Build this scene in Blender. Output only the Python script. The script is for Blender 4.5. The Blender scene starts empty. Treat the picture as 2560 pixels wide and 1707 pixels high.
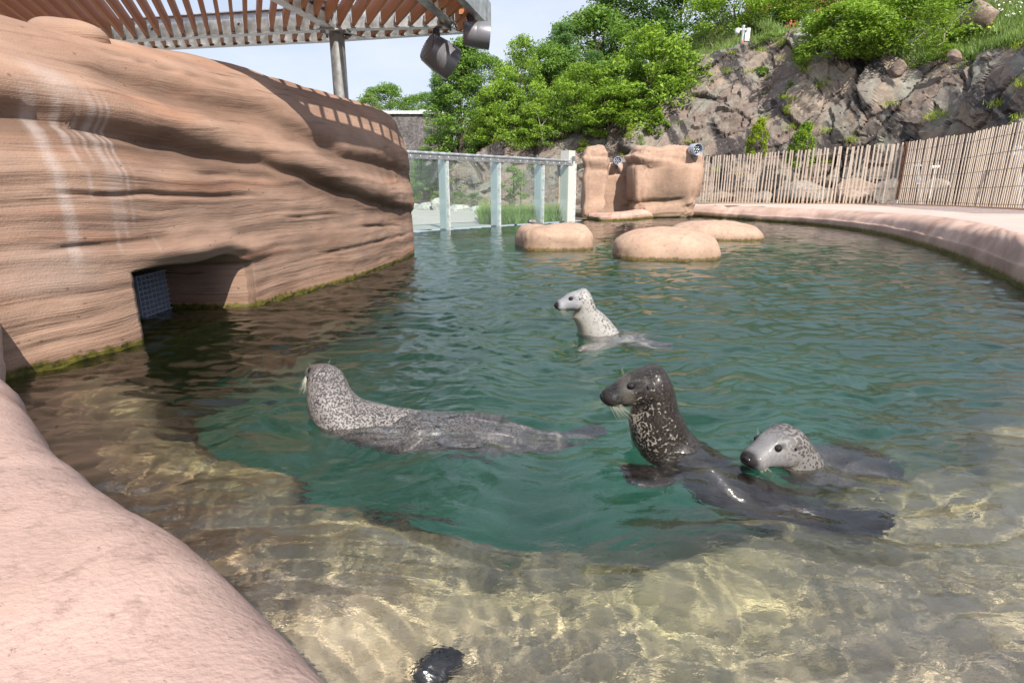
import bpy, bmesh, math, random
import numpy as np
from mathutils import Vector, Matrix
R = math.radians
random.seed(7)
SC = bpy.context.scene
COL = SC.collection

# ------------------------------------------------------------------ camera
F = 1400.0; CX, CY = 1280.0, 853.5; PITCH = R(15.22); EYE = 0.95
cd = bpy.data.cameras.new('camera'); cam = bpy.data.objects.new('camera', cd); COL.objects.link(cam)
cam.location = (0, 0, EYE); cam.rotation_euler = (R(90) - PITCH, 0, 0)
cd.sensor_width = 36.0; cd.lens = F / 2560.0 * 36.0; cd.clip_end = 2000; cd.clip_start = 0.02
SC.camera = cam

# ------------------------------------------------------------------ sky and sun
SUN = Vector((0.26, -0.66, 0.70)).normalized()          # towards the sun
EL = math.asin(SUN.z); AZ = math.atan2(SUN.x, SUN.y)
w = bpy.data.worlds.new('World'); SC.world = w; w.use_nodes = True
nt = w.node_tree; nt.nodes.clear()
def N(t, k, **kw):
    n = t.nodes.new(k)
    for a, b in kw.items(): setattr(n, a, b)
    return n
def L(t, a, b): t.links.new(a, b)
out = N(nt, 'ShaderNodeOutputWorld'); bg = N(nt, 'ShaderNodeBackground'); L(nt, bg.outputs[0], out.inputs[0])
sky = N(nt, 'ShaderNodeTexSky', sky_type='NISHITA', sun_disc=False)
sky.sun_elevation = EL; sky.sun_rotation = AZ; sky.air_density = 1.0; sky.dust_density = 1.5
tc = N(nt, 'ShaderNodeTexCoord'); mp = N(nt, 'ShaderNodeMapping'); mp.inputs['Scale'].default_value = (1.0, 1.0, 3.2)
L(nt, tc.outputs['Generated'], mp.inputs['Vector'])
cn = N(nt, 'ShaderNodeTexNoise'); cn.inputs['Scale'].default_value = 2.2; cn.inputs['Detail'].default_value = 6; cn.inputs['Roughness'].default_value = .55
L(nt, mp.outputs[0], cn.inputs['Vector'])
cr = N(nt, 'ShaderNodeValToRGB'); cr.color_ramp.elements[0].position = .36; cr.color_ramp.elements[1].position = .66
cr.color_ramp.elements[0].color = (.55, .55, .55, 1); cr.color_ramp.elements[1].color = (.95, .95, .95, 1)
L(nt, cn.outputs['Fac'], cr.inputs[0])
cmx = N(nt, 'ShaderNodeMixRGB'); L(nt, cr.outputs[0], cmx.inputs['Fac']); L(nt, sky.outputs[0], cmx.inputs[1])
cmx.inputs[2].default_value = (6.1, 6.6, 7.8, 1)
L(nt, cmx.outputs[0], bg.inputs[0]); bg.inputs[1].default_value = 0.092
sd = bpy.data.lights.new('sun', 'SUN'); sd.energy = 4.6; sd.angle = R(0.6); sd.color = (1.0, .93, .82)
so = bpy.data.objects.new('sun', sd); COL.objects.link(so)
so.rotation_euler = SUN.to_track_quat('Z', 'Y').to_euler(); so.location = (0, -5, 20)
try: so.data.cycles.is_caustics_light = True
except Exception: pass
SC.view_settings.view_transform = 'Standard'; SC.view_settings.look = 'None'
SC.view_settings.exposure = 0.62; SC.view_settings.gamma = 1; SC.view_settings.use_curve_mapping = False
SC.render.engine = 'CYCLES'
cy = SC.cycles
cy.use_denoising = True
try: cy.denoiser = 'OPENIMAGEDENOISE'; cy.denoising_input_passes = 'RGB_ALBEDO_NORMAL'
except Exception: pass
cy.max_bounces = 9; cy.diffuse_bounces = 3; cy.glossy_bounces = 4; cy.transmission_bounces = 6; cy.transparent_max_bounces = 24
cy.sample_clamp_indirect = 4.0; cy.caustics_reflective = False; cy.caustics_refractive = True
cy.blur_glossy = 0.5

# ------------------------------------------------------------------ geometry of the view: a pixel of the 2560 x 1707 photograph to a place in the world
cP, sP = math.cos(PITCH), math.sin(PITCH)
def ray(u, v):
    a = (u - CX) / F; b = (v - CY) / F
    return Vector((a, cP - b * sP, -sP - b * cP))
def onz(u, v, z=0.0):
    d = ray(u, v); t = (z - EYE) / d.z
    return Vector((d.x * t, d.y * t, z))
def aty(u, v, Y):
    d = ray(u, v); t = Y / d.y
    return Vector((d.x * t, Y, EYE + d.z * t))
def depth_scale(Y):            # metres per photograph pixel about this far away
    return Y / F

# ------------------------------------------------------------------ numpy noise
_rs = np.random.RandomState(3)
_perm = _rs.permutation(256); _perm = np.concatenate([_perm, _perm, _perm])
_grad = _rs.normal(size=(256, 3)); _grad /= np.linalg.norm(_grad, axis=1)[:, None]
def perlin(p):
    p = np.asarray(p, float); i = np.floor(p).astype(int); f = p - i; i &= 255
    u = f * f * f * (f * (f * 6 - 15) + 10)
    def g(dx, dy, dz):
        h = _perm[_perm[_perm[(i[..., 0] + dx) & 255] + ((i[..., 1] + dy) & 255)] + ((i[..., 2] + dz) & 255)]
        return (_grad[h] * (f - np.array([dx, dy, dz]))).sum(-1)
    def lp(a, b, t): return a + (b - a) * t
    x00 = lp(g(0,0,0), g(1,0,0), u[..., 0]); x10 = lp(g(0,1,0), g(1,1,0), u[..., 0])
    x01 = lp(g(0,0,1), g(1,0,1), u[..., 0]); x11 = lp(g(0,1,1), g(1,1,1), u[..., 0])
    return lp(lp(x00, x10, u[..., 1]), lp(x01, x11, u[..., 1]), u[..., 2]) * 1.5
def fbm(p, o=4, rough=.5):
    p = np.asarray(p, float); s = 0; a = 1
    for k in range(o): s = s + a * perlin(p * 2 ** k + 17.3 * k); a *= rough
    return s
def _hash(i, k):
    h = (i[..., 0] * 73856093) ^ (i[..., 1] * 19349663) ^ (i[..., 2] * 83492791) ^ (k * 2654435761)
    h = (h ^ (h >> 13)) * 1274126177; h = h ^ (h >> 16)
    return (h & 0xffffff) / float(0xffffff)
def voronoi(p, jit=.9):
    """nearest and second distance, id values (3 random numbers) and offset from the nearest seed"""
    p = np.asarray(p, float); base = np.floor(p).astype(np.int64)
    d1 = np.full(p.shape[:-1], 1e9); d2 = d1.copy(); idv = np.zeros(p.shape[:-1] + (3,)); off = np.zeros_like(p)
    for dx in (-1, 0, 1):
        for dy in (-1, 0, 1):
            for dz in (-1, 0, 1):
                c = base + np.array([dx, dy, dz])
                s = c + .5 + jit * (np.stack([_hash(c, k) for k in (1, 2, 3)], -1) - .5)
                o = p - s; d = np.sqrt((o * o).sum(-1))
                m = d < d1
                d2 = np.where(m, d1, np.minimum(d2, d)); d1 = np.where(m, d, d1)
                h = np.stack([_hash(c, k) for k in (5, 6, 7)], -1)
                idv = np.where(m[..., None], h, idv); off = np.where(m[..., None], o, off)
    return d1, d2, idv, off
def sstep(a, b, x):
    t = np.clip((x - a) / (b - a), 0, 1); return t * t * (3 - 2 * t)

# ------------------------------------------------------------------ object helpers
def tag(o, label=None, cat=None, group=None, kind=None):
    if label: o['label'] = label
    if cat: o['category'] = cat
    if group: o['group'] = group
    if kind: o['kind'] = kind
    return o
def empty(name, loc=(0, 0, 0), rz=0, label=None, cat=None, group=None):
    o = bpy.data.objects.new(name, None); COL.objects.link(o); o.location = loc; o.rotation_euler = (0, 0, rz)
    o.empty_display_size = .1
    return tag(o, label, cat, group)
def link(name, me, mat=None, parent=None, smooth=False):
    if mat is not None and not me.materials: me.materials.append(mat)
    o = bpy.data.objects.new(name, me); COL.objects.link(o)
    if parent is not None: o.parent = parent
    if smooth: me.polygons.foreach_set('use_smooth', np.ones(len(me.polygons), bool)); me.update()
    return o
def mesh_np(name, V, Fq):
    """V (n,3) and quads (m,4) or triangles (m,3) as a mesh"""
    V = np.ascontiguousarray(V, np.float32); Fq = np.ascontiguousarray(Fq, np.int32)
    me = bpy.data.meshes.new(name); n, k = Fq.shape
    me.vertices.add(len(V)); me.vertices.foreach_set('co', V.ravel())
    me.loops.add(n * k); me.loops.foreach_set('vertex_index', Fq.ravel())
    me.polygons.add(n); me.polygons.foreach_set('loop_start', np.arange(0, n * k, k, dtype=np.int32))
    me.polygons.foreach_set('use_smooth', np.zeros(n, bool))
    me.update(calc_edges=True); me.validate(); return me
def grid_faces(n, m, wrap_n=False, wrap_m=False):
    i = np.arange(n if wrap_n else n - 1); j = np.arange(m if wrap_m else m - 1)
    I, J = np.meshgrid(i, j, indexing='ij'); I = I.ravel(); J = J.ravel(); I2 = (I + 1) % n; J2 = (J + 1) % m
    return np.stack([I * m + J, I2 * m + J, I2 * m + J2, I * m + J2], 1)
def attr(me, name, vals, kind='FLOAT_VECTOR'):
    a = me.attributes.new(name, kind, 'POINT')
    a.data.foreach_set('vector' if kind == 'FLOAT_VECTOR' else 'value', np.ascontiguousarray(vals, np.float32).ravel())
def resample(P, n, smooth=True):
    P = [np.array(p, float) for p in P]
    if smooth:
        Q = []
        for i in range(len(P) - 1):
            p0 = P[max(i - 1, 0)]; p1 = P[i]; p2 = P[i + 1]; p3 = P[min(i + 2, len(P) - 1)]
            for k in range(12):
                t = k / 12.0
                Q.append(.5 * ((2 * p1) + (-p0 + p2) * t + (2 * p0 - 5 * p1 + 4 * p2 - p3) * t * t + (-p0 + 3 * p1 - 3 * p2 + p3) * t ** 3))
        Q.append(P[-1]); P = Q
    P = np.array(P); s = np.concatenate([[0], np.cumsum(np.linalg.norm(np.diff(P[:, :3] if P.shape[1] > 3 else P, axis=0), axis=1))])
    if np.isscalar(n): q = np.linspace(0, s[-1], n)
    else: q = np.asarray(n) * s[-1]
    return np.stack([np.interp(q, s, P[:, c]) for c in range(P.shape[1])], 1)
def normals_of(G):
    """normals of a vertex grid (n,m,3)"""
    a = np.gradient(G, axis=0); b = np.gradient(G, axis=1); c = np.cross(a, b)
    return c / np.maximum(np.linalg.norm(c, axis=-1, keepdims=True), 1e-9)
class MB:
    """collects simple shapes into one mesh"""
    def __init__(s): s.bm = bmesh.new()
    def box(s, c, size, rot=None, bevel=0):
        r = bmesh.ops.create_cube(s.bm, size=1.0); v = r['verts']
        M = Matrix.Translation(Vector(c)) @ (rot.to_4x4() if rot is not None else Matrix.Identity(4)) @ Matrix.Diagonal((*size, 1))
        bmesh.ops.transform(s.bm, matrix=M, verts=v)
        if bevel:
            e = list({e for x in v for e in x.link_edges})
            bmesh.ops.bevel(s.bm, geom=e, offset=bevel, segments=2, affect='EDGES', profile=.5)
        return s
    def beam(s, a, b, wd, ht, up=Vector((0, 0, 1))):
        a = Vector(a); b = Vector(b); d = (b - a); l = d.length; d.normalize()
        x = d.cross(up).normalized(); z = x.cross(d)
        Rm = Matrix((x, d, z)).transposed()
        return s.box((a + b) / 2, (wd, l, ht), Rm)
    def tube(s, a, b, r, r2=None, seg=16, caps=True):
        a = Vector(a); b = Vector(b); d = b - a; l = d.length
        q = d.to_track_quat('Z', 'Y').to_matrix().to_4x4()
        M = Matrix.Translation((a + b) / 2) @ q
        bmesh.ops.create_cone(s.bm, cap_ends=caps, cap_tris=False, segments=seg, radius1=r, radius2=r if r2 is None else r2, depth=l, matrix=M)
        return s
    def ball(s, c, r, scale=(1, 1, 1), seg=12):
        bmesh.ops.create_uvsphere(s.bm, u_segments=seg, v_segments=max(6, seg // 2), radius=r, matrix=Matrix.Translation(Vector(c)) @ Matrix.Diagonal((*scale, 1)))
        return s
    def mesh(s, name='m'):
        me = bpy.data.meshes.new(name); s.bm.to_mesh(me); s.bm.free(); return me
    def build(s, name, mat, parent=None, smooth=False, loc=None):
        me = s.mesh(name)
        if smooth:
            me.polygons.foreach_set('use_smooth', np.ones(len(me.polygons), bool))
            try: me.set_sharp_from_angle(angle=R(35))
            except Exception: pass
        o = link(name, me, mat, parent)
        return o

# ------------------------------------------------------------------ materials
def mat(name, col=(.5, .5, .5), rough=.6, metal=0.0, spec=.5):
    m = bpy.data.materials.new(name); m.use_nodes = True; b = m.node_tree.nodes['Principled BSDF']
    b.inputs['Base Color'].default_value = (*col, 1); b.inputs['Roughness'].default_value = rough
    b.inputs['Metallic'].default_value = metal; b.inputs['Specular IOR Level'].default_value = spec
    m.diffuse_color = (*col, 1); return m, m.node_tree, b
def ramp(t, src, stops):
    r = N(t, 'ShaderNodeValToRGB'); e = r.color_ramp.elements
    while len(e) < len(stops): e.new(.5)
    for x, (p, c) in zip(e, stops): x.position = p; x.color = (*c, 1) if len(c) == 3 else c
    L(t, src, r.inputs[0]); return r.outputs[0]
def noise(t, vec, scale, detail=4, rough=.55, dist=0.0, dim=None):
    n = N(t, 'ShaderNodeTexNoise'); n.inputs['Scale'].default_value = scale; n.inputs['Detail'].default_value = detail
    n.inputs['Roughness'].default_value = rough; n.inputs['Distortion'].default_value = dist
    if vec is not None: L(t, vec, n.inputs['Vector'])
    return n.outputs['Fac']
def mapping(t, vec, scale=(1, 1, 1), loc=(0, 0, 0), rot=(0, 0, 0)):
    m = N(t, 'ShaderNodeMapping'); m.inputs['Scale'].default_value = scale; m.inputs['Location'].default_value = loc; m.inputs['Rotation'].default_value = rot
    L(t, vec, m.inputs['Vector']); return m.outputs[0]
def mixc(t, fac, a, b, mode='MIX'):
    m = N(t, 'ShaderNodeMixRGB', blend_type=mode)
    if isinstance(fac, (int, float)): m.inputs[0].default_value = fac
    else: L(t, fac, m.inputs[0])
    for k, x in ((1, a), (2, b)):
        if isinstance(x, tuple): m.inputs[k].default_value = (*x, 1)
        else: L(t, x, m.inputs[k])
    return m.outputs[0]
def mth(t, op, a, b=None, c=None, clamp=False):
    m = N(t, 'ShaderNodeMath', operation=op, use_clamp=clamp)
    for k, x in enumerate((a, b, c)):
        if x is None: continue
        if isinstance(x, (int, float)): m.inputs[k].default_value = x
        else: L(t, x, m.inputs[k])
    return m.outputs[0]
def bump(t, b, h, strength=.5, dist=.02, prev=None):
    n = N(t, 'ShaderNodeBump'); n.inputs['Strength'].default_value = strength; n.inputs['Distance'].default_value = dist
    L(t, h, n.inputs['Height'])
    if prev is not None: L(t, prev, n.inputs['Normal'])
    if b is not None: L(t, n.outputs[0], b.inputs['Normal'])
    return n.outputs[0]
def geo(t):
    g = N(t, 'ShaderNodeNewGeometry'); return g
def objc(t):
    return N(t, 'ShaderNodeTexCoord').outputs['Object']
def sepz(t, v):
    s = N(t, 'ShaderNodeSeparateXYZ'); L(t, v, s.inputs[0]); return s
def attrn(t, name):
    a = N(t, 'ShaderNodeAttribute'); a.attribute_name = name; return a

# carved pink-tan rockwork: fine horizontal scoring from the 'strata' attribute, algae at the waterline
def rockwork(name, base=(.265, .16, .115), pale=(.43, .285, .21), dark=(.085, .05, .036), score=1.0, algae=.06, algae_amt=1.0, chalk=0.0, mottle=0.0):
    m, t, b = mat(name, base, .85, spec=.25)
    g = geo(t); pos = g.outputs['Position']; at = attrn(t, 'strata').outputs['Vector']
    big = noise(t, mapping(t, at, (.9, 2.2, 1)), 1.6, 5, .6)
    c = mixc(t, ramp(t, big, [(.3, (0, 0, 0)), (.72, (1, 1, 1))]), base, pale)
    lines = noise(t, mapping(t, at, (.6, 16, 1)), 2.3, 6, .62)
    lf = ramp(t, lines, [(.34, (1, 1, 1)), (.42, (.25, .25, .25)), (.52, (0, 0, 0))])
    fine = noise(t, mapping(t, at, (1.2, 70, 1)), 2.0, 3, .6)
    msk = ramp(t, noise(t, mapping(t, at, (1.0, 2.6, 1), (5, 1, 0)), 1.1, 4, .6), [(.38, (.12, .12, .12)), (.62, (1, 1, 1))])
    c = mixc(t, mth(t, 'MULTIPLY', mth(t, 'MULTIPLY', lf, msk), .85 * score), c, dark)
    c = mixc(t, mth(t, 'MULTIPLY', mth(t, 'MULTIPLY', ramp(t, fine, [(.3, (1, 1, 1)), (.52, (0, 0, 0))]), msk), .30 * score), c, dark)
    red = noise(t, mapping(t, at, (.5, 5, 1), (7, 3, 0)), 1.3, 3)
    c = mixc(t, mth(t, 'MULTIPLY', ramp(t, red, [(.55, (0, 0, 0)), (.72, (1, 1, 1))]), .5), c, (.42, .19, .11))
    grime = noise(t, pos, .9, 6, .65)
    c = mixc(t, mth(t, 'MULTIPLY', ramp(t, grime, [(.42, (0, 0, 0)), (.7, (1, 1, 1))]), .62), c, (.20, .14, .115))
    if mottle:
        c = mixc(t, ramp(t, noise(t, pos, 3.5, 6, .68, .4), [(.35, (0, 0, 0)), (.65, (.8, .8, .8))]), c, pale)
        c = mixc(t, ramp(t, noise(t, mapping(t, pos, (1, 1, 1), (3, 3, 3)), 16, 6, .75), [(.3, (.7, .7, .7)), (.47, (0, 0, 0))]), c, tuple(x * .55 for x in base))
        c = mixc(t, ramp(t, noise(t, pos, 70, 4, .8), [(.28, (.9, .9, .9)), (.38, (0, 0, 0))]), c, (.13, .09, .075))
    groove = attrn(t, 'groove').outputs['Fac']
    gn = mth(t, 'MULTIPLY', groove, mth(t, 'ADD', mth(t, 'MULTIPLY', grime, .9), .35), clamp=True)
    c = mixc(t, mth(t, 'MULTIPLY', gn, .92), c, (.115, .07, .05))  # shade of the undercut grooves painted in as dark brown
    s = sepz(t, pos)
    if chalk:
        ca = attrn(t, 'chalk').outputs['Fac']
        c = mixc(t, mth(t, 'MULTIPLY', mth(t, 'MULTIPLY', ca, mth(t, 'ADD', .25, noise(t, mapping(t, pos, (3, 3, 1)), 6, 5, .7))), .5), c, (.58, .53, .52))
    pv = N(t, 'ShaderNodeTexVoronoi'); pv.inputs['Scale'].default_value = 7; L(t, mapping(t, pos, (1, 1, 1.4)), pv.inputs['Vector']); pit = ramp(t, mth(t, 'ADD', pv.outputs['Distance'], mth(t, 'MULTIPLY', noise(t, pos, 30, 4, .7), .12)), [(.10, (1, 1, 1)), (.16, (0, 0, 0))])
    c = mixc(t, mth(t, 'MULTIPLY', pit, .7), c, dark)
    zz = mth(t, 'ADD', s.outputs['Z'], mth(t, 'MULTIPLY', mth(t, 'SUBTRACT', noise(t, mapping(t, pos, (14, 14, 3)), 1.0, 5, .7), .5), .10))
    wet = ramp(t, mth(t, 'DIVIDE', zz, algae * 2.4), [(.0, (1, 1, 1)), (1.0, (0, 0, 0))])
    c = mixc(t, mth(t, 'MULTIPLY', wet, .45), c, (.22, .12, .075))
    al = ramp(t, mth(t, 'DIVIDE', zz, algae), [(.35, (1, 1, 1)), (.75, (0, 0, 0))])
    ac = ramp(t, noise(t, pos, 22, 4), [(.35, (.035, .035, .008)), (.65, (.14, .12, .02))])
    c = mixc(t, mth(t, 'MULTIPLY', al, algae_amt), c, ac)
    L(t, c, b.inputs['Base Color'])
    h = mth(t, 'ADD', mth(t, 'MULTIPLY', fine, .35 * score), mth(t, 'ADD', mth(t, 'MULTIPLY', mth(t, 'MULTIPLY', lines, msk), 1.4 * score), mth(t, 'MULTIPLY', noise(t, pos, 90, 4), .35)))
    bump(t, b, h, .75, .012)
    L(t, mth(t, 'SUBTRACT', .86, mth(t, 'MULTIPLY', wet, .35)), b.inputs['Roughness'])
    return m
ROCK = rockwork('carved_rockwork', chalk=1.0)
# ================================================================== POOL
# carved wall on the left: a path along the waterline, a profile that leans back to a rounded crest, bulges and undercut grooves
PATH = [(-3.6, .9), (-3.1, 1.7), (-2.8, 2.35), (-2.62, 2.8), (-2.46, 3.15), (-2.35, 3.46), (-2.27, 4.0), (-2.16, 4.65), (-1.95, 5.4), (-1.74, 6.3), (-1.58, 7.3), (-1.5, 8.2), (-1.5, 8.7),
        (-1.62, 8.98), (-1.95, 9.2), (-2.6, 9.35), (-3.8, 9.45), (-5.2, 9.5)]
def poly_interp(P, x): return np.interp(x, [p[0] for p in P], [p[1] for p in P])
G1 = [(1.0, 1.36), (3.06, 1.36), (3.75, 1.30), (4.94, 1.19), (5.95, .98), (7.0, .80), (8.4, .66), (9.5, .6)]
G2 = [(1.0, 1.98), (3.0, 1.80), (3.7, 1.68), (5.17, 1.60), (5.74, 1.46), (6.35, 1.31), (7.3, 1.27), (8.7, 1.22), (9.5, 1.2)]
def rock_wall():
    nS = 560
    P = resample(PATH, nS); dy = P[:, 1]
    i0 = int(np.argmin(np.abs(np.where(np.arange(nS) < nS * .7, dy, 99) - 3.46))); i1 = int(np.argmin(np.abs(np.where(np.arange(nS) < nS * .7, dy, 99) - 4.66)))
    prof = [(.02, -1.9), (.0, -.5), (0, 0), (.0, .5), (.0, 1.0), (.05, 1.3), (.15, 1.58), (.33, 1.84), (.58, 2.0), (.85, 2.08), (1.3, 2.1), (2.0, 2.0), (2.4, 1.6), (2.45, .2)]
    zr = np.concatenate([np.linspace(-1.9, -.07, 16)[:-1], np.linspace(-.07, .45, 30), np.linspace(.45, 1.3, 60)[1:]])
    Pr = resample(prof, 60 * 20)
    # rows: by z up to 1.3, then by length over the crest
    low = np.stack([np.interp(zr, Pr[:, 1][:np.argmax(Pr[:, 1])], Pr[:, 0][:np.argmax(Pr[:, 1])]), zr], 1)
    k = np.argmax((Pr[:, 1] > 1.3)); hi = resample(Pr[k:], 110, smooth=False)
    prof2 = np.concatenate([low, hi[1:]]); m = len(prof2)
    jt = int(np.argmin(np.abs(prof2[:, 1][:len(low)] - .45))); jb = int(np.argmin(np.abs(prof2[:, 1][:len(low)] + .07)))
    spine = np.stack([np.minimum(P[:, 0] - 2.45, -4.0), np.clip(P[:, 1] * .97, -1, 8.35)], 1)
    d = spine - P; ln = np.linalg.norm(d, axis=1, keepdims=True); d = d / ln
    S = np.concatenate([[0], np.cumsum(np.linalg.norm(np.diff(P, axis=0), axis=1))])
    G = np.zeros((nS, m, 3))
    capf = sstep(8.35, 9.4, P[:, 1])[:, None]                         # the crest drops towards the end
    inn = prof2[None, :, 0] - .5 * sstep(6.3, 8.6, P[:, 1])[:, None] * np.minimum(prof2[None, :, 0], .55) * sstep(0, .1, prof2[None, :, 0]); z = prof2[None, :, 1] * np.ones((nS, 1))
    hump = 1 + .03 * perlin(np.stack([S * .55, S * 0 + 2.2, S * 0], 1))[:, None] + .03 * perlin(np.stack([S * 2.1, S * 0 + 5.2, S * 0], 1))[:, None]
    hump = hump * (1 - .115 * (1 - sstep(3.9, 5.8, P[:, 1])))[:, None]
    zs = np.where(z > 1.0, 1.0 + (z - 1.0) * (1 - .10 * capf) * hump, z)
    # the opening's top edge
    top = .455 - .07 * sstep(4.25, 4.66, P[:, 1]) ** 2 + .01 * np.sin(P[:, 1] * 9)
    hat = np.clip(1 - np.abs(z - .45) / .35, 0, 1); near = (sstep(3.0, 3.46, P[:, 1]) * (1 - sstep(4.66, 5.1, P[:, 1])))[:, None]
    zs = zs + hat * near * (top[:, None] - .45)
    G[..., 0] = P[:, None, 0] + d[:, None, 0] * inn; G[..., 1] = P[:, None, 1] + d[:, None, 1] * inn; G[..., 2] = zs
    nrm = normals_of(G); 
    if nrm[nS // 3, 60, 0] < 0: nrm = -nrm
    yy = G[..., 1]; sw = S[:, None] * np.ones((1, m)); vt = np.concatenate([[0], np.cumsum(np.linalg.norm(np.diff(prof2, axis=0), axis=1))])[None, :] - 1.9
    wob = .022 * fbm(np.stack([sw * .9, sw * 0 + 9, sw * 0], -1), 3)
    def groove(Gp, A, sharp, k):
        zg = poly_interp(Gp, yy) + wob + .03 * perlin(np.stack([sw * 3, sw * 0 + k, sw * 0], -1))
        h = zs - zg
        am = A * (1 + .55 * perlin(np.stack([sw * .8, sw * 0 + 3.1 * k, sw * 0], -1)))
        front = (inn < .9)
        u = np.exp(-((h - .13) / .13) ** 2) * am * .85
        dn = -np.exp(-((h + .03) / .045) ** 2) * am * .9 - np.exp(-((h + .12) / .10) ** 2) * am * .45
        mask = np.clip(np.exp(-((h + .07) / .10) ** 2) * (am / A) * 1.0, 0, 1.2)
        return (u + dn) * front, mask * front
    d1, g1 = groove(G1, .080, 1, 1.0); d2, g2 = groove(G2, .060, 1, 4.0); fd = sstep(3.2, 4.4, yy); d2 = d2 * fd; g2 = g2 * fd
    end = 1 - .75 * sstep(7.6, 8.8, P[:, 1])[:, None]
    strata = zs + .05 * fbm(np.stack([sw * .7, zs * 1.3, zs * 0], -1), 3) + .35 * (poly_interp(G2, yy) - 1.6) * sstep(.7, 1.6, zs)
    dsp = (d1 + d2) * end
    dsp += .014 * fbm(np.stack([sw * 1.0, strata * 2.4, sw * 0], -1), 4)
    led = perlin(np.stack([sw * .45, strata * 11, sw * 0 + 3], -1)); dsp += .010 * np.sign(led) * np.abs(led) ** .6
    led2 = perlin(np.stack([sw * .8, strata * 34, sw * 0 + 8], -1)); dsp += .0035 * led2
    # a few long thin open cracks
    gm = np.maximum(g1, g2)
    for (y0, y1, zc, sl, dp) in ((3.0, 5.0, .93, -.02, .03), (4.1, 4.7, 1.06, .0, .018), (2.9, 4.0, .62, .02, .018), (5.5, 8.3, .33, .0, .02), (3.8, 5.3, 1.78, -.03, .02), (6.4, 8.0, .55, -.06, .02), (5.0, 6.2, .70, .0, .02)):
        zc2 = zc + sl * (yy - y0) + .02 * perlin(np.stack([sw * 2.2, sw * 0 + zc * 9, sw * 0], -1))
        e = np.exp(-((zs - zc2) / .014) ** 2) * sstep(y0, y0 + .3, yy) * (1 - sstep(y1 - .4, y1, yy)) * (inn < .7)
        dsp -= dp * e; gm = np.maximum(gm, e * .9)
    # lip above the opening
    lip = np.exp(-((zs - top[:, None] - .09) / .07) ** 2) * (sstep(3.3, 3.9, P[:, 1]) * (1 - sstep(4.5, 5.1, P[:, 1])))[:, None]
    dsp += .06 * lip
    dsp *= sstep(-.25, .0, zs) * .75 + .25
    # vertical flutes near the far corner
    dsp += .02 * (perlin(np.stack([sw * 3.2, zs * .6, sw * 0 + 1], -1))) * sstep(6.5, 8.5, yy) * (zs < 1.2)
    G = G + nrm * dsp[..., None]
    # white mineral runs below the groove
    def run(yc, wd, z0, z1, a): 
        c = yc + .018 * perlin(np.stack([zs * 2.0, zs * 0 + yc * 7, zs * 0], -1))
        return a * np.exp(-((yy - c) / wd) ** 4) * sstep(z1, z1 + .12, zs) * (1 - sstep(z0 - .05, z0 + .1, zs))
    ch = run(3.16, .032, 1.40, .45, .8)
    for q in range(9): ch = np.maximum(ch, run(3.25 + .035 * q + .01 * math.sin(q * 5), .007, 1.42, 1.0 - .07 * (q % 3), .8))
    for q in range(6): ch = np.maximum(ch, run(3.42 + .06 * q, .006, 1.2, .5 + .08 * (q % 4), .45))
    ch = np.maximum(ch, run(3.32, .09, 1.55, 1.36, .6)); ch = np.maximum(ch, run(3.05, .22, .62, .34, .3)); ch = np.maximum(ch, run(3.45, .05, 1.1, .66, .4))
    for q in range(4): ch = np.maximum(ch, run(7.75 + .11 * q, .012, 1.15, .55, .4))
    Fq = grid_faces(nS, m)
    fi = Fq[:, 0] // m; fj = Fq[:, 0] % m
    keep = ~((fi >= i0) & (fi < i1) & (fj >= jb) & (fj < jt))
    V = G.reshape(-1, 3); st = np.stack([sw, strata, sw * 0], -1).reshape(-1, 3); gv = gm.ravel(); cv = np.clip(ch, 0, 1).ravel()
    # the culvert behind the opening: the rim of the hole pushed inwards ring by ring
    loop = [i0 * m + j for j in range(jb, jt + 1)] + [i * m + jt for i in range(i0 + 1, i1 + 1)] + [i1 * m + j for j in range(jt - 1, jb - 1, -1)] + [i * m + jb for i in range(i1 - 1, i0, -1)]
    ring = V[loop]; nl = len(loop); rings = []; K = 14
    cen = np.array([ring[:, 0].mean(), 4.06, .19])
    for k2 in range(1, K + 1):
        q = k2 / K; r = ring.copy()
        r[:, 0] = ring[:, 0] - 1.5 * q ** 1.3
        if True:
            far = sstep(4.2, 4.66, ring[:, 1]); r[:, 1] = ring[:, 1] - far * (.14 * math.sin(min(1, q * 3.2) * 1.6)) + far * .1 * q
            r[:, 2] = ring[:, 2] - .02 * math.sin(q * 3) * (ring[:, 2] > .3) - .06 * (1 - far) * q * (ring[:, 2] < 0)
        r += .008 * fbm(r * 6, 3)[:, None] * np.array([0, 1, 1])
        rings.append(r)
    V2 = np.concatenate([V] + rings + [cen[None] + np.array([[-1.5, 0, 0]])])
    idx = [loop] + [list(range(len(V) + nl * k2, len(V) + nl * (k2 + 1))) for k2 in range(K)]
    ex = []
    for k2 in range(K):
        a = idx[k2]; c = idx[k2 + 1]
        for q in range(nl): ex.append((a[q], a[(q + 1) % nl], c[(q + 1) % nl], c[q]))
    ce = len(V2) - 1; last = idx[-1]; 
    for q in range(0, nl - 1, 2): ex.append((last[q], last[(q + 1) % nl], last[(q + 2) % nl], ce))
    allF = np.concatenate([Fq[keep], np.array(ex)])
    stt = np.concatenate([st] + [np.stack([r[:, 0] * 1.0 + 20, r[:, 2], r[:, 2] * 0], 1) for r in rings] + [np.zeros((1, 3))])
    me = mesh_np('rock_wall', V2, allF)
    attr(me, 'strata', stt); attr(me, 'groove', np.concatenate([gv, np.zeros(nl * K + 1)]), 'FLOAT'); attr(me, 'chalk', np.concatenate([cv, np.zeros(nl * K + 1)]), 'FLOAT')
    return me
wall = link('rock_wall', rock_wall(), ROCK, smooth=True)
tag(wall, 'tall carved pink-brown artificial rock wall with a low square opening, left of the pool', 'rock wall')
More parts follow.
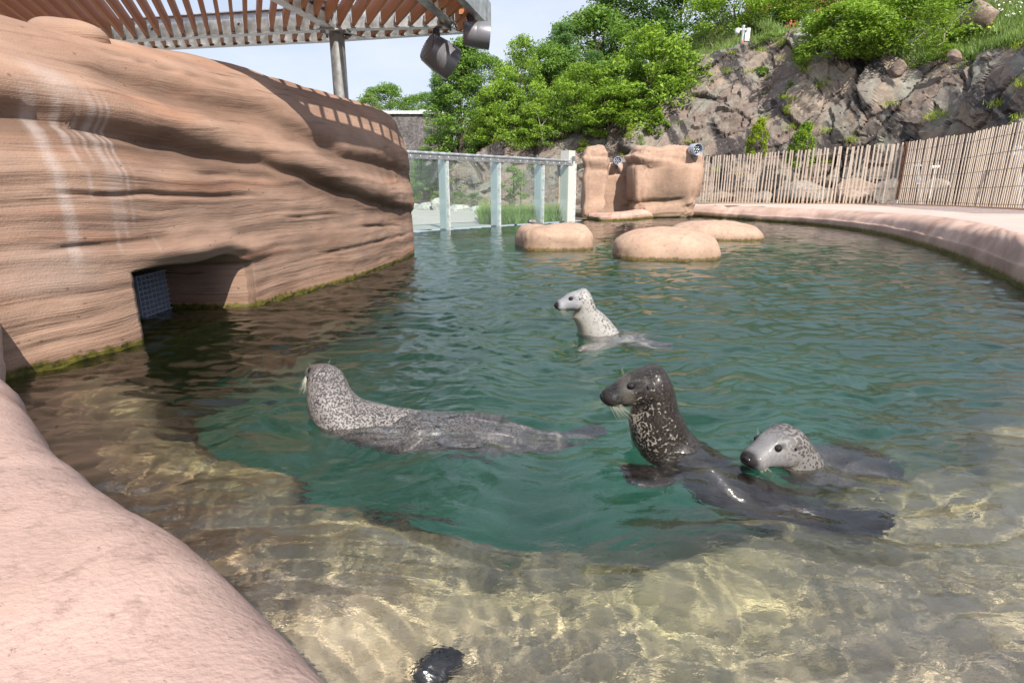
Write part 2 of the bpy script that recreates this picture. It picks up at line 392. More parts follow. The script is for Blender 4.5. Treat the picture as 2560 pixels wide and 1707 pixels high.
bm = bmesh.new(); bm.from_mesh(wall.data); bmesh.ops.recalc_face_normals(bm, faces=bm.faces); bm.to_mesh(wall.data); bm.free()

def lump(name, cx, cy, zc, rx, ry, rz, m, seed=0, power=2.6, rot=0, amp=.05, sc=1.2, seg=(96, 64), flat=None, strat=.02, parent=None, cut=None):
    """a rounded block of rockwork: superellipsoid with soft hollows and strata"""
    n1, n2 = seg
    th = np.linspace(0, 2 * math.pi, n1, endpoint=False); ph = np.linspace(-math.pi / 2, math.pi / 2, n2)
    T, Ph = np.meshgrid(th, ph, indexing='ij'); e = 2.0 / power
    sp = lambda x, e: np.sign(x) * np.abs(x) ** e
    X = sp(np.cos(Ph), e) * sp(np.cos(T), e); Y = sp(np.cos(Ph), e) * sp(np.sin(T), e); Z = sp(np.sin(Ph), e)
    Dn = np.stack([X, Y, Z], -1); Q = Dn * np.array([rx, ry, rz])
    nn = Dn / np.maximum(np.linalg.norm(Dn, axis=-1, keepdims=True), 1e-6)
    st = Q[..., 2] + .06 * fbm(Q * .8 + seed, 3) + .12 * Q[..., 0] * math.sin(seed)
    d = amp * fbm(Q * sc + seed * 3.7, 4) + strat * perlin(np.stack([Q[..., 0] * .5, st * 6, Q[..., 1] * .5 + seed], -1))
    gr = np.zeros_like(d)
    if cut:
        for (zc0, sl, dp) in cut:
            zz = zc0 + sl * Q[..., 0] + .05 * perlin(np.stack([Q[..., 0] * 1.3, Q[..., 1] * 1.3, Q[..., 0] * 0 + zc0 * 5], -1))
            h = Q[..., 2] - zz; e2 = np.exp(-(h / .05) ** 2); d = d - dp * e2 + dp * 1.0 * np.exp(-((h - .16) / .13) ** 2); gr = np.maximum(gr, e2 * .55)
    Q = Q + nn * d[..., None]
    c, s = math.cos(rot), math.sin(rot)
    W = np.stack([cx + Q[..., 0] * c - Q[..., 1] * s, cy + Q[..., 0] * s + Q[..., 1] * c, zc + Q[..., 2]], -1)
    me = mesh_np(name, W.reshape(-1, 3), grid_faces(n1, n2, wrap_n=True))
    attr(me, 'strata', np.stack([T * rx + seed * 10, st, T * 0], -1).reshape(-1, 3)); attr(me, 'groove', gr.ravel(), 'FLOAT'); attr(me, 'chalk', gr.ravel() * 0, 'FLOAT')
    return link(name, me, m, parent, smooth=True)

# boulder on the crest of the wall
o = lump('boulder', -2.95, 4.15, 1.90, .22, .19, .12, ROCK, seed=4, rot=.5, amp=.03); tag(o, 'tan capping boulder lying on top of the carved wall below the wooden slats', 'boulder')

# near ledge and the right-hand rim: rolls of smooth rockwork
def roll(name, path, prof, n, m, side, label, material, seed=0, amp=.02, sc=1.4, zfun=None):
    P = resample(path, n); t = np.gradient(P, axis=0); t /= np.linalg.norm(t, axis=1)[:, None]
    nr = np.stack([-t[:, 1], t[:, 0]], 1) * side
    pr = resample(prof, m)
    S = np.concatenate([[0], np.cumsum(np.linalg.norm(np.diff(P, axis=0), axis=1))])
    G = np.zeros((n, m, 3)); G[..., 0] = P[:, None, 0] + nr[:, None, 0] * pr[None, :, 0]; G[..., 1] = P[:, None, 1] + nr[:, None, 1] * pr[None, :, 0]; G[..., 2] = pr[None, :, 1]
    if zfun is not None: G[..., 2] = zfun(G[..., 2], S[:, None])
    nn = normals_of(G)
    if nn[n // 2, m // 2, 2] < 0: nn = -nn
    G = G + nn * (amp * fbm(G * sc + seed, 4))[..., None]
    me = mesh_np(name, G.reshape(-1, 3), grid_faces(n, m))
    sw = S[:, None] * np.ones((1, m)); attr(me, 'strata', np.stack([G[..., 2] * 1.5 + sw * .2, sw * .35, sw * 0], -1).reshape(-1, 3)); attr(me, 'groove', np.zeros(n * m), 'FLOAT'); attr(me, 'chalk', np.zeros(n * m), 'FLOAT')
    o = link(name, me, material, smooth=True); tag(o, label, 'rock ledge'); return o
LEDGE = rockwork('ledge_rockwork', base=(.365, .245, .21), pale=(.50, .35, .30), dark=(.25, .16, .13), score=.12, mottle=1.0, algae=.05, algae_amt=.5)  # mottle adds pits and puts sunlit and shaded patches into the colour
roll('rock_ledge', [(1.1, -1.2), (.62, -.45), (.29, .12), (-.24, .61), (-.655, .935), (-1.0, 1.17), (-1.36, 1.5), (-1.66, 1.78), (-1.98, 2.06), (-2.28, 2.42), (-2.8, 2.95), (-3.4, 3.2)],
     [(.16, -.6), (.10, -.15), (.03, .12), (.0, .26), (.06, .37), (.2, .42), (.45, .445), (.9, .45), (2.2, .45)], 220, 90, 1,
     'broad smooth pink rock ledge in the near corner of the pool', LEDGE, seed=3, amp=.022, sc=1.7)
Wl = [(2.45, 18.3), (2.75, 17.5), (3.5, 17.75), (4.3, 18.7), (5.4, 20.2), (6.3, 20.8), (7.0, 19.4), (7.5, 17.8), (8.2, 15.6), (8.06, 12.9), (7.2, 10.1), (6.18, 7.65), (5.07, 5.5), (4.1, 3.2), (3.6, 1), (3.2, -1.5)]
Cl = [(2.6, 19.2, .2), (3.0, 18.4, .22), (3.7, 18.7, .26), (4.4, 19.8, .3), (5.6, 21.4, .36), (6.9, 22.0, .37), (7.7, 20.6, .37), (8.2, 19.3, .37), (8.9, 16.6, .39), (8.9, 13.6, .41), (8.0, 10.7, .45), (7.0, 8.4, .45), (5.9, 6.5, .45), (5.0, 4.0, .45), (4.5, 1, .45), (4.1, -1.5, .45)]
Fl = [(5.6, 24.4, .36), (6.9, 24.0, .37), (8.0, 23.1, .38), (9.2, 21.5, .41), (11.0, 19.4, .46), (12.2, 18.2, .48), (11.6, 15.1, .5), (11.0, 12.4, .53), (10.4, 9.6, .53), (10.0, 7, .53), (9.7, 4, .53), (9.5, -1.5, .53)]
def knots(P, per): return resample(P, per * (len(P) - 1) + 1)
def matched(P, Q, per):
    """both lists smoothed knot by knot, so that the k-th knot of one faces the k-th knot of the other"""
    def cr(P):
        P = [np.array(p, float) for p in P]; o = []
        for i in range(len(P) - 1):
            p0 = P[max(i - 1, 0)]; p1 = P[i]; p2 = P[i + 1]; p3 = P[min(i + 2, len(P) - 1)]
            for k in range(per):
                t = k / per
                o.append(.5 * ((2 * p1) + (-p0 + p2) * t + (2 * p0 - 5 * p1 + 4 * p2 - p3) * t * t + (-p0 + 3 * p1 - 3 * p2 + p3) * t ** 3))
        o.append(P[-1]); return np.array(o)
    return cr(P), cr(Q)
def pool_rim():
    W3 = [(x, y, 0) for x, y in Wl]; A, B = matched(W3, Cl, 26)
    pr = [(0.10, -.8, 0), (.04, -.25, 0), (0, -.05, 0), (0.0, .04, .0), (.03, .10, .25), (.10, .0, .50), (.26, 0, .78), (.5, 0, .93), (.78, 0, .99), (1, 0, 1)]
    us = np.array([(p[0], p[1], p[2]) for p in pr]); us = resample(us, 44)
    n = len(A); m = len(us); G = np.zeros((n, m, 3))
    f = us[None, :, 0]; G[..., 0] = A[:, None, 0] * (1 - f) + B[:, None, 0] * f; G[..., 1] = A[:, None, 1] * (1 - f) + B[:, None, 1] * f
    G[..., 2] = us[None, :, 1] * (1 - us[None, :, 2]) + B[:, None, 2] * us[None, :, 2]
    S = np.concatenate([[0], np.cumsum(np.linalg.norm(np.diff(A[:, :2], axis=0), axis=1))])[:, None] * np.ones((1, m))
    nn = normals_of(G)
    if nn[n // 2, m - 4, 2] < 0: nn = -nn
    fade = (1 - sstep(.8, 1, f))
    G = G + nn * ((.035 * fbm(G * 1.1, 3) + .012 * perlin(np.stack([S * 3.5, f * 2 + S * 0, S * 0], -1))) * fade)[..., None]
    me = mesh_np('rim', G.reshape(-1, 3), grid_faces(n, m))
    attr(me, 'strata', np.stack([G[..., 2] * 2, S * .5, S * 0], -1).reshape(-1, 3)); attr(me, 'groove', np.zeros(n * m), 'FLOAT'); attr(me, 'chalk', np.zeros(n * m), 'FLOAT')
    return me
RIM = rockwork('rim_rockwork', base=(.47, .315, .26), pale=(.61, .445, .375), dark=(.3, .19, .15), score=.25, algae=.12)
o = link('pool_rim', pool_rim(), RIM, smooth=True); tag(o, 'long rounded pink rim curving along the right and far side of the pool', 'rock ledge')

def concrete_mat(name, col, col2):
    m, t, b = mat(name, col, .85, spec=.3); g = geo(t).outputs['Position']
    c = mixc(t, ramp(t, noise(t, g, .8, 6, .6), [(.35, (0, 0, 0)), (.7, (1, 1, 1))]), col, col2)
    c = mixc(t, ramp(t, noise(t, g, 40, 3), [(.4, (0, 0, 0)), (.7, (.35, .35, .35))]), c, tuple(x * .7 for x in col))
    L(t, c, b.inputs['Base Color']); bump(t, b, noise(t, g, 60, 4), .3, .006); return m
DECK = concrete_mat('pink_concrete', (.50, .385, .345), (.58, .46, .415))
A, B = matched(Cl[4:], Fl, 10)
us = np.linspace(0, 1.06, 14)[None, :, None]; G = A[:, None, :] * (1 - us) + B[:, None, :] * us
G[:, 0, 2] -= .02
o = link('deck', mesh_np('deck', G.reshape(-1, 3), grid_faces(G.shape[0], G.shape[1])), DECK, smooth=True); tag(o, kind='structure')

# floor of the pool: a pale shelf near the camera that drops to a deep green basin
SHELF = [(-4.5, 4.9), (-3, 3.9), (-2.3, 3.3), (-1.3, 2.45), (-.63, 2.02), (-.05, 1.80), (.6, 1.78), (1.46, 2.2), (2.73, 2.8), (4, 3.6), (5.5, 4.4), (11, 8)]
def pool_floor():
    xs = np.linspace(-4.6, 10.0, 330); ys = np.concatenate([np.linspace(-1.6, 5, 300), np.linspace(5, 22.5, 160)[1:]])
    X, Y = np.meshgrid(xs, ys, indexing='ij'); P = np.stack([X, Y, X * 0], -1)
    e = Y - np.interp(X, [p[0] for p in SHELF], [p[1] for p in SHELF]) + .16 + .20 * fbm(P * 1.6, 4) + .04 * fbm(P * 7, 3)
    wd = .6 + .7 * sstep(-1.0, .9, X); z = -.22 - .05 * Y - 1.35 * sstep(-.25 * wd, wd, e) - .35 * sstep(.8, 3, e)
    z += .045 * np.exp(-((e + .06) / .08) ** 2) + .03 * fbm(P * 2.4, 4) + .012 * fbm(P * 11, 3)
    sw_ = sstep(-1.2, .8, X)
    G = np.stack([X, Y, z], -1); me = mesh_np('pool_floor', G.reshape(-1, 3), grid_faces(*X.shape)); attr(me, 'edge', (e / (wd / .6)).ravel(), 'FLOAT'); return me
m, t, b = mat('pool_floor', (.4, .33, .2), .9, spec=.2); g = geo(t).outputs['Position']; e = attrn(t, 'edge').outputs['Fac']
sand = mixc(t, ramp(t, noise(t, g, 2.6, 6, .6, 1.2), [(.3, (0, 0, 0)), (.7, (1, 1, 1))]), (.47, .38, .24), (.66, .57, .42))
sand = mixc(t, ramp(t, noise(t, mapping(t, g, (1, 2.4, 1), rot=(0, 0, .5)), 5.5, 5, .65, 2.0), [(.5, (0, 0, 0)), (.72, (.75, .75, .75))]), sand, (.20, .15, .06))
sand = mixc(t, ramp(t, noise(t, g, 28, 5, .7), [(.3, (.5, .5, .5)), (.5, (0, 0, 0))]), sand, (.16, .12, .07))
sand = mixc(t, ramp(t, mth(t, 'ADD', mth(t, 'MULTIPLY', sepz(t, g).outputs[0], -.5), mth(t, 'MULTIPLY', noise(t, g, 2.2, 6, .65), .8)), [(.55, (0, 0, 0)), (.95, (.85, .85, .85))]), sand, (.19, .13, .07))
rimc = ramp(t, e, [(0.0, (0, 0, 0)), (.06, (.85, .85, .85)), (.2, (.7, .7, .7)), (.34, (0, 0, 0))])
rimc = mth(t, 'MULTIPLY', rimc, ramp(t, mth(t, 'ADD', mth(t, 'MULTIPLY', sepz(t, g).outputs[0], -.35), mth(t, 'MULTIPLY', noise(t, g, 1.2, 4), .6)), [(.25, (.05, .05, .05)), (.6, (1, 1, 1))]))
deep = mixc(t, ramp(t, noise(t, g, 1.3, 5, .6), [(.35, (0, 0, 0)), (.65, (1, 1, 1))]), (.05, .30, .15), (.19, .64, .40))  # green tint of deep water put into the basin colour
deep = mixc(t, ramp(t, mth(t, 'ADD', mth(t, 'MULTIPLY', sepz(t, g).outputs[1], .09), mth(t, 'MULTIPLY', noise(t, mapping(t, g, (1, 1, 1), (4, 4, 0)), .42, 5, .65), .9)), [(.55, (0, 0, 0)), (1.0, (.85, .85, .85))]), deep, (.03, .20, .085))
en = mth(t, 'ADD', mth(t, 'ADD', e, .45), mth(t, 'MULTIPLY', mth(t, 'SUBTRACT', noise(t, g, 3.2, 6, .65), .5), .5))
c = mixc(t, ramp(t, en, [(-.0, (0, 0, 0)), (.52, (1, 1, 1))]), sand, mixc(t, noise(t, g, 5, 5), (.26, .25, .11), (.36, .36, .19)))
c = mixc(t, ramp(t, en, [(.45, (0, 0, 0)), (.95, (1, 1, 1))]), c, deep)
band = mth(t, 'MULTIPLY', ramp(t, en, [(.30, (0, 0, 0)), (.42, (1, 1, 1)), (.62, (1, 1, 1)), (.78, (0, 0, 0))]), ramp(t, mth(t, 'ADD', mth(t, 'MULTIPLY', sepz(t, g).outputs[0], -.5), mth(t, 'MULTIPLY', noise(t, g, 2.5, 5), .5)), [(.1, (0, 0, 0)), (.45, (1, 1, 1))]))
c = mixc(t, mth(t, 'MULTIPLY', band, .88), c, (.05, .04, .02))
L(t, c, b.inputs['Base Color']); bump(t, b, noise(t, g, 30, 5, .7), .4, .02)
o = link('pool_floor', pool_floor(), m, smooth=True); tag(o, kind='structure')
FLOOR = o

# water: wavy surface closed below, its depth tint painted into the floor colour
GLASS = [(-3.6, 11.6), (-2.2, 13.04), (1.72, 17.08), (2.6, 18.0)]
POOLPOLY = [(1.0, -1.2), (-3.6, .2), (-4.4, 4), (-4.2, 9.0), (-3.7, 11.5), (1.72, 17.07), (2.5, 18.4), (3.2, 18.6), (4.4, 19.4), (5.5, 20.9), (6.5, 21.5), (7.4, 19.8), (7.9, 18.0), (8.6, 15.8), (8.5, 12.8), (7.6, 9.8), (6.6, 7.4), (5.5, 5.2), (4.5, 3.0), (4.0, 1), (3.7, -1.4)]
def inside(poly, X, Y):
    c = np.zeros(X.shape, bool); n = len(poly)
    for i in range(n):
        x1, y1 = poly[i]; x2, y2 = poly[(i + 1) % n]
        m = ((y1 > Y) != (y2 > Y)) & (X < (x2 - x1) * (Y - y1) / (y2 - y1 + 1e-12) + x1); c ^= m
    return c
RINGS = [(.45, 3.72, .016, 18, .8), (.60, 2.0, .018, 22, .7), (.99, 1.84, .014, 28, .5), (-.78, 2.28, .016, 20, .7), (-.2, 2.3, .008, 30, .5), (1.15, 1.6, .010, 24, .6)]
def waves(X, Y):
    P = np.stack([X, Y, X * 0], -1); wp = P + .18 * np.stack([fbm(P * 1.3 + 5, 2), fbm(P * 1.3 + 11, 2), X * 0], -1)
    r = np.sqrt(X * X + Y * Y); amp = .42 + .62 * sstep(.9, 3.6, r)
    z = .017 * perlin(wp * np.array([1.0, 1.9, 1]) * 1.35 + 2) + .0185 * perlin(wp * np.array([.9, 2.2, 1]) * 3.4 + 7) + .0105 * perlin(wp * np.array([1, 1.9, 1]) * 8.5 + 3) 
    z += .0028 * perlin(wp * np.array([1, 1.6, 1]) * 19) * (1 - sstep(7, 10, r)) + .0007 * perlin(wp * 45.0) * (r < 5)
    z *= amp * (1 - .35 * sstep(6, 14, r))
    for (cx, cy_, a, k, dec) in RINGS:
        d = np.sqrt((X - cx) ** 2 + (Y - cy_) ** 2); d2 = d + .06 * perlin(P * 3 + cx)
        z += a * np.sin(d2 * k) * np.exp(-d / dec * 1.6) * (1 - np.exp(-(d / .12) ** 2)) * (.6 + .6 * perlin(P * 2.2 + cx * 3))
    return z
def water():
    na, nr = 900, 760
    ang = np.linspace(R(-86), R(88), na); rr = np.concatenate([[.05, .3], np.geomspace(.5, 26, nr)])
    A_, R_ = np.meshgrid(ang, rr, indexing='ij'); X = R_ * np.sin(A_); Y = R_ * np.cos(A_) - .45
    Z = waves(X, Y); n, m = X.shape; Fq = grid_faces(n, m)
    keepv = inside(POOLPOLY, X, Y); kf = keepv.ravel()[Fq].all(1); Fq = Fq[kf]
    top = np.stack([X, Y, Z], -1).reshape(-1, 3)
    used, inv = np.unique(Fq, return_inverse=True); Fq = inv.reshape(Fq.shape); top = top[used]; nv = len(top)
    bot = top.copy(); bot[:, 2] = -2.6
    E = np.concatenate([Fq[:, [0, 1]], Fq[:, [1, 2]], Fq[:, [2, 3]], Fq[:, [3, 0]]]); k1 = E[:, 0].astype(np.int64) * nv + E[:, 1]; k2 = E[:, 1].astype(np.int64) * nv + E[:, 0]
    Bd = E[~np.isin(k1, k2)]
    side = np.stack([Bd[:, 1], Bd[:, 0], Bd[:, 0] + nv, Bd[:, 1] + nv], 1)
    fl = Fq[:, ::-1] + nv
    me = mesh_np('water', np.concatenate([top, bot]), np.concatenate([Fq, fl, side]))
    return me
me = water()

m = bpy.data.materials.new('water'); m.use_nodes = True; t = m.node_tree; t.nodes.clear(); o_ = N(t, 'ShaderNodeOutputMaterial')
g = geo(t).outputs['Position']
n1 = noise(t, mapping(t, g, (1, 1.5, 1)), 26, 3, .55, .6); n2 = noise(t, mapping(t, g, (1, 1.4, 1)), 75, 2, .5)
bm_ = bump(t, None, mth(t, 'ADD', n1, mth(t, 'MULTIPLY', n2, .3)), .35, .006)
WMODE = 'R'
if WMODE == 'R':
    gl = N(t, 'ShaderNodeBsdfGlass'); gl.inputs['IOR'].default_value = 1.333; gl.inputs['Roughness'].default_value = 0; L(t, bm_, gl.inputs['Normal']); gz = N(t, 'ShaderNodeBsdfGlossy'); gz.inputs['Roughness'].default_value = .015; L(t, bm_, gz.inputs['Normal']); lw_ = N(t, 'ShaderNodeLayerWeight'); lw_.inputs[0].default_value = .5; L(t, bm_, lw_.inputs['Normal']); mx = N(t, 'ShaderNodeMixShader'); L(t, mth(t, 'ADD', .025, mth(t, 'MULTIPLY', mth(t, 'POWER', lw_.outputs['Facing'], 3.0), .24)), mx.inputs[0]); L(t, gl.outputs[0], mx.inputs[1]); L(t, gz.outputs[0], mx.inputs[2]); L(t, mx.outputs[0], o_.inputs['Surface'])
else:
    fr = N(t, 'ShaderNodeFresnel'); fr.inputs['IOR'].default_value = 1.36; L(t, bm_, fr.inputs['Normal'])
    tr = N(t, 'ShaderNodeBsdfTransparent'); gs = N(t, 'ShaderNodeBsdfGlossy'); gs.inputs['Roughness'].default_value = .02; L(t, bm_, gs.inputs['Normal'])
    mx = N(t, 'ShaderNodeMixShader'); L(t, fr.outputs[0], mx.inputs[0]); L(t, tr.outputs[0], mx.inputs[1]); L(t, gs.outputs[0], mx.inputs[2]); L(t, mx.outputs[0], o_.inputs['Surface'])

WATER = link('water', me, m, smooth=True); tag(WATER, kind='structure')
if WMODE == 'R':
    WATER.cycles.is_caustics_caster = True; FLOOR.cycles.is_caustics_receiver = True
# ================================================================== PERGOLA over the wall
def galv(name, col=(.52, .54, .56), rough=.42, metal=.75, sc=9):
    m, t, b = mat(name, col, rough, metal); g = objc(t)
    n = noise(t, g, sc, 5, .6); c = mixc(t, ramp(t, n, [(.35, (0, 0, 0)), (.65, (1, 1, 1))]), tuple(x * .72 for x in col), tuple(min(1, x * 1.2) for x in col))
    L(t, c, b.inputs['Base Color']); L(t, mth(t, 'ADD', mth(t, 'MULTIPLY', n, .35), rough - .15), b.inputs['Roughness']); bump(t, b, n, .1, .01); return m
STEEL = galv('galvanised_steel'); STEELD = galv('dull_steel', (.30, .31, .32), .5, .6)
def timber(name, a, c2, sc=1.0, axis='Y'):
    m, t, b = mat(name, a, .6, spec=.3); g = objc(t); info = N(t, 'ShaderNodeObjectInfo').outputs['Random']
    off = N(t, 'ShaderNodeCombineXYZ'); 
    for k in range(3): L(t, mth(t, 'MULTIPLY', info, 17.0 + k * 7), off.inputs[k])
    v = N(t, 'ShaderNodeVectorMath', operation='ADD'); L(t, g, v.inputs[0]); L(t, off.outputs[0], v.inputs[1])
    s = (26 * sc, 1.3 * sc, 14 * sc) if axis == 'Y' else (40 * sc, 40 * sc, 1.6 * sc)
    n = noise(t, mapping(t, v.outputs[0], s), 1.0, 5, .6, .8)
    c = mixc(t, ramp(t, n, [(.3, (0, 0, 0)), (.7, (1, 1, 1))]), a, c2)
    kn = noise(t, mapping(t, v.outputs[0], (3, 1.2, 3)), 1.0, 4, .6)
    c = mixc(t, ramp(t, kn, [(.62, (0, 0, 0)), (.8, (.6, .6, .6))]), c, tuple(x * .4 for x in a))
    c = mixc(t, mth(t, 'MULTIPLY', info, .35), c, tuple(x * .62 for x in a))
    L(t, c, b.inputs['Base Color']); bump(t, b, n, .2, .004); return m
CEDAR = timber('cedar', (.40, .155, .06), (.58, .27, .125))
PZ = 3.10
SL = Vector((-.412, .911, 0)); CR = Vector((-.22, -.975, 0)).normalized()
B1 = [(-10.2, 10.15), (-5.9, 9.38), (-2.5, 8.74), (-.80, 8.60)]
B2 = [(-10.2, 10.75), (-5.6, 9.92), (-2.9, 9.46), (-1.15, 9.05)]
perg = empty('pergola', (-2.5, 8.85, 0), label='slatted timber and galvanised steel pergola on a round column above the carved wall', cat='pergola')
def pp(name, mb, m, smooth=False, parent=None):
    o = mb.build(name, m, perg if parent is None else parent, smooth)
    if parent is None: o.matrix_parent_inverse = Matrix.Translation(-Vector((-2.5, 8.85, 0)))
    return o
def ibeam(mb, a, b, h=.30, wf=.13, tf=.013, z=PZ):
    a = Vector((a[0], a[1], z)); b = Vector((b[0], b[1], z))
    mb.beam(a + Vector((0, 0, tf / 2)), b + Vector((0, 0, tf / 2)), wf, tf)
    mb.beam(a + Vector((0, 0, h - tf / 2)), b + Vector((0, 0, h - tf / 2)), wf, tf)
    mb.beam(a + Vector((0, 0, h / 2)), b + Vector((0, 0, h / 2)), .010, h - 2 * tf - .001)
mb = MB()
for i in range(3): ibeam(mb, B1[i], B1[i + 1])
pp('inner_beam', mb, STEEL)
# outer channel: straight run, rounded corner, straight run towards the viewer
def corner_path():
    P = [Vector((x, y, 0)) for x, y in B2]; d1 = (P[3] - P[2]).normalized(); e = Vector((-.30, 8.55, 0)); last = P[3]
    pts = P[:]
    c0 = last; c1 = last + d1 * .62; c2 = e + (-CR) * .35; c3 = e
    for k in range(1, 15):
        q = k / 14; pts.append(c0 * (1 - q) ** 3 + c1 * 3 * q * (1 - q) ** 2 + c2 * 3 * q * q * (1 - q) + c3 * q ** 3)
    pts.append(e + CR * 4.4); return pts
FP = corner_path()
def sweep_channel(path, h=.30, wf=.10, tf=.013, z=PZ, side=1):
    prof = [(0, 0), (wf, 0), (wf, tf), (tf, tf), (tf, h - tf), (wf, h - tf), (wf, h), (0, h)]
    V = []; n = len(path)
    for i, p in enumerate(path):
        t = (path[min(i + 1, n - 1)] - path[max(i - 1, 0)]).normalized(); nr = Vector((t.y, -t.x, 0)) * side
        for (a, b) in prof: V.append(p + nr * a + Vector((0, 0, z + b)))
    Fs = []; m = len(prof)
    for i in range(n - 1):
        for j in range(m): Fs.append((i * m + j, i * m + (j + 1) % m, (i + 1) * m + (j + 1) % m, (i + 1) * m + j))
    bm = bmesh.new(); vs = [bm.verts.new(v) for v in V]
    for f in Fs: bm.faces.new([vs[k] for k in f])
    bm.faces.new(vs[:m]); bm.faces.new(vs[-m:][::-1]); bmesh.ops.recalc_face_normals(bm, faces=bm.faces)
    x = MB(); x.bm.free(); x.bm = bm; return x
pp('outer_beam', sweep_channel(FP), STEEL)
n1 = Vector((-2.5, 8.74, 0)); n2 = Vector((-.80, 8.58, 0))
for a in (n1, n2):
    mb = MB(); ibeam(mb, a + CR * .08, a + CR * 4.3, wf=.14); pp('cross_beam', mb, STEEL)
mb = MB(); ibeam(mb, (-8.6, 5.2), (-1.30, 4.32)); pp('near_beam', mb, STEEL)
# column with collar plates and bolts
mb = MB(); mb.tube((-2.5, 8.85, .2), (-2.5, 8.85, PZ + .36), .105, seg=40); col = pp('column', mb, STEELD, True)
mb = MB(); mb.box((-2.5, 8.80, PZ - .012), (.40, .34, .018), bevel=.004); pp('collar_plate', mb, STEEL); mb = MB(); mb.box((-2.5, 8.80, PZ + .31), (.36, .30, .018), bevel=.004); pp('collar_plate', mb, STEEL); mb = MB(); mb.tube((-2.5, 8.85, PZ + .36), (-2.5, 8.85, PZ + .375), .125, seg=32); pp('column_cap', mb, STEEL); mb = MB(); mb.beam((-2.5, 8.74, PZ - .014), (-2.18, 9.10, PZ - .014), .10, .014); pp('splice_plate', mb, STEEL)
mb = MB()
for (cx, cy_) in [(-2.5, 8.8)]:
    for dx in (-.16, -.12, .12, .16):
        for dy in (-.12, .12): mb.tube((cx + dx, cy_ + dy, PZ - .055), (cx + dx, cy_ + dy, PZ - .02), .017, seg=6)
for k in range(4):
    for s in (-1, 1):
        p = n2 + CR * (.02 + .07 * k) + Vector((.045 * s, 0, 0)); mb.tube((p.x, p.y, PZ - .05), (p.x, p.y, PZ), .02, seg=6)
bl = pp('bolts', mb, STEELD); bl.data.name = 'bolt'; bl.name = 'bolt_set'; tag(bl, kind='stuff')
# slats: short ones between the two far beams, long ones coming towards the viewer
def seg_x(p, d, a, b):
    """parameter along p + t d where it meets the line a-b, and the place along a-b"""
    ex = b[0] - a[0]; ey = b[1] - a[1]; den = d[0] * ey - d[1] * ex
    if abs(den) < 1e-9: return None
    t = ((a[0] - p[0]) * ey - (a[1] - p[1]) * ex) / den; s = ((a[0] - p[0]) * d[1] - (a[1] - p[1]) * d[0]) / den
    return t, s
unit = MB().box((0, 0, 0), (1, 1, 1)).mesh('slat'); unit.materials.append(CEDAR)
SH, ST = .195, .042; rzs = math.atan2(-SL.x, SL.y)
Lb = [Vector((x, y, 0)) for x, y in B1]; cum = [0]
for i in range(3): cum.append(cum[-1] + (Lb[i + 1] - Lb[i]).length)
def on_b1(s):
    for i in range(3):
        if s <= cum[i + 1] or i == 2: return Lb[i] + (Lb[i + 1] - Lb[i]).normalized() * (s - cum[i])
def slat(a, b):
    c = (a + b) / 2; l = (b - a).length
    o = bpy.data.objects.new('slat', unit); COL.objects.link(o); o.parent = perg
    o.location = c - Vector((-2.5, 8.85, 0)) + Vector((0, 0, PZ + .03 + SH / 2)); o.rotation_euler = (0, 0, rzs); o.scale = (ST, l, SH); return o
br = MB(); s = .10; fr_a = FP[-2]; fr_b = FP[-1]
while s < cum[-1] + 1.2:
    p = on_b1(s); far = []
    for i in range(len(FP) - 2):
        r = seg_x(p, SL, FP[i], FP[i + 1])
        if r and -.01 <= r[1] <= 1.01 and r[0] > 0: far.append(r[0])
    if far and s < cum[-1]: slat(p + SL * .07, p + SL * (min(far) - .03))
    elif far: slat(p, p + SL * (min(far) - .03))
    ends = []
    for (a, b) in ((fr_a, fr_b), (Vector((-8.6, 5.2, 0)), Vector((-1.3, 4.32, 0))), (Vector((-16, 6.1, 0)), Vector((-8.6, 5.2, 0)))):
        r = seg_x(p, -SL, a, b)
        if r and r[0] > .12 and -.02 <= r[1] <= 1.02: ends.append(r[0])
    if ends: slat(p - SL * .07, p - SL * (min(ends) - .03))
    q = p + Vector((.027, 0, 0))
    if s < cum[-1]: br.box((q.x, q.y - .07, PZ + .13), (.007, .12, .16))
    if far and s < cum[-1]: e = p + SL * (min(far) - .08); br.box((e.x + .027, e.y, PZ + .13), (.007, .12, .16))
    s += .205
for k in range(14):
    p = on_b1(.6 + k * .72); br.tube((p.x, p.y - .03, PZ + .17), (p.x, p.y + .03, PZ + .17), .018, seg=6)
x = pp('bracket_set', br, STEEL); tag(x, kind='stuff')

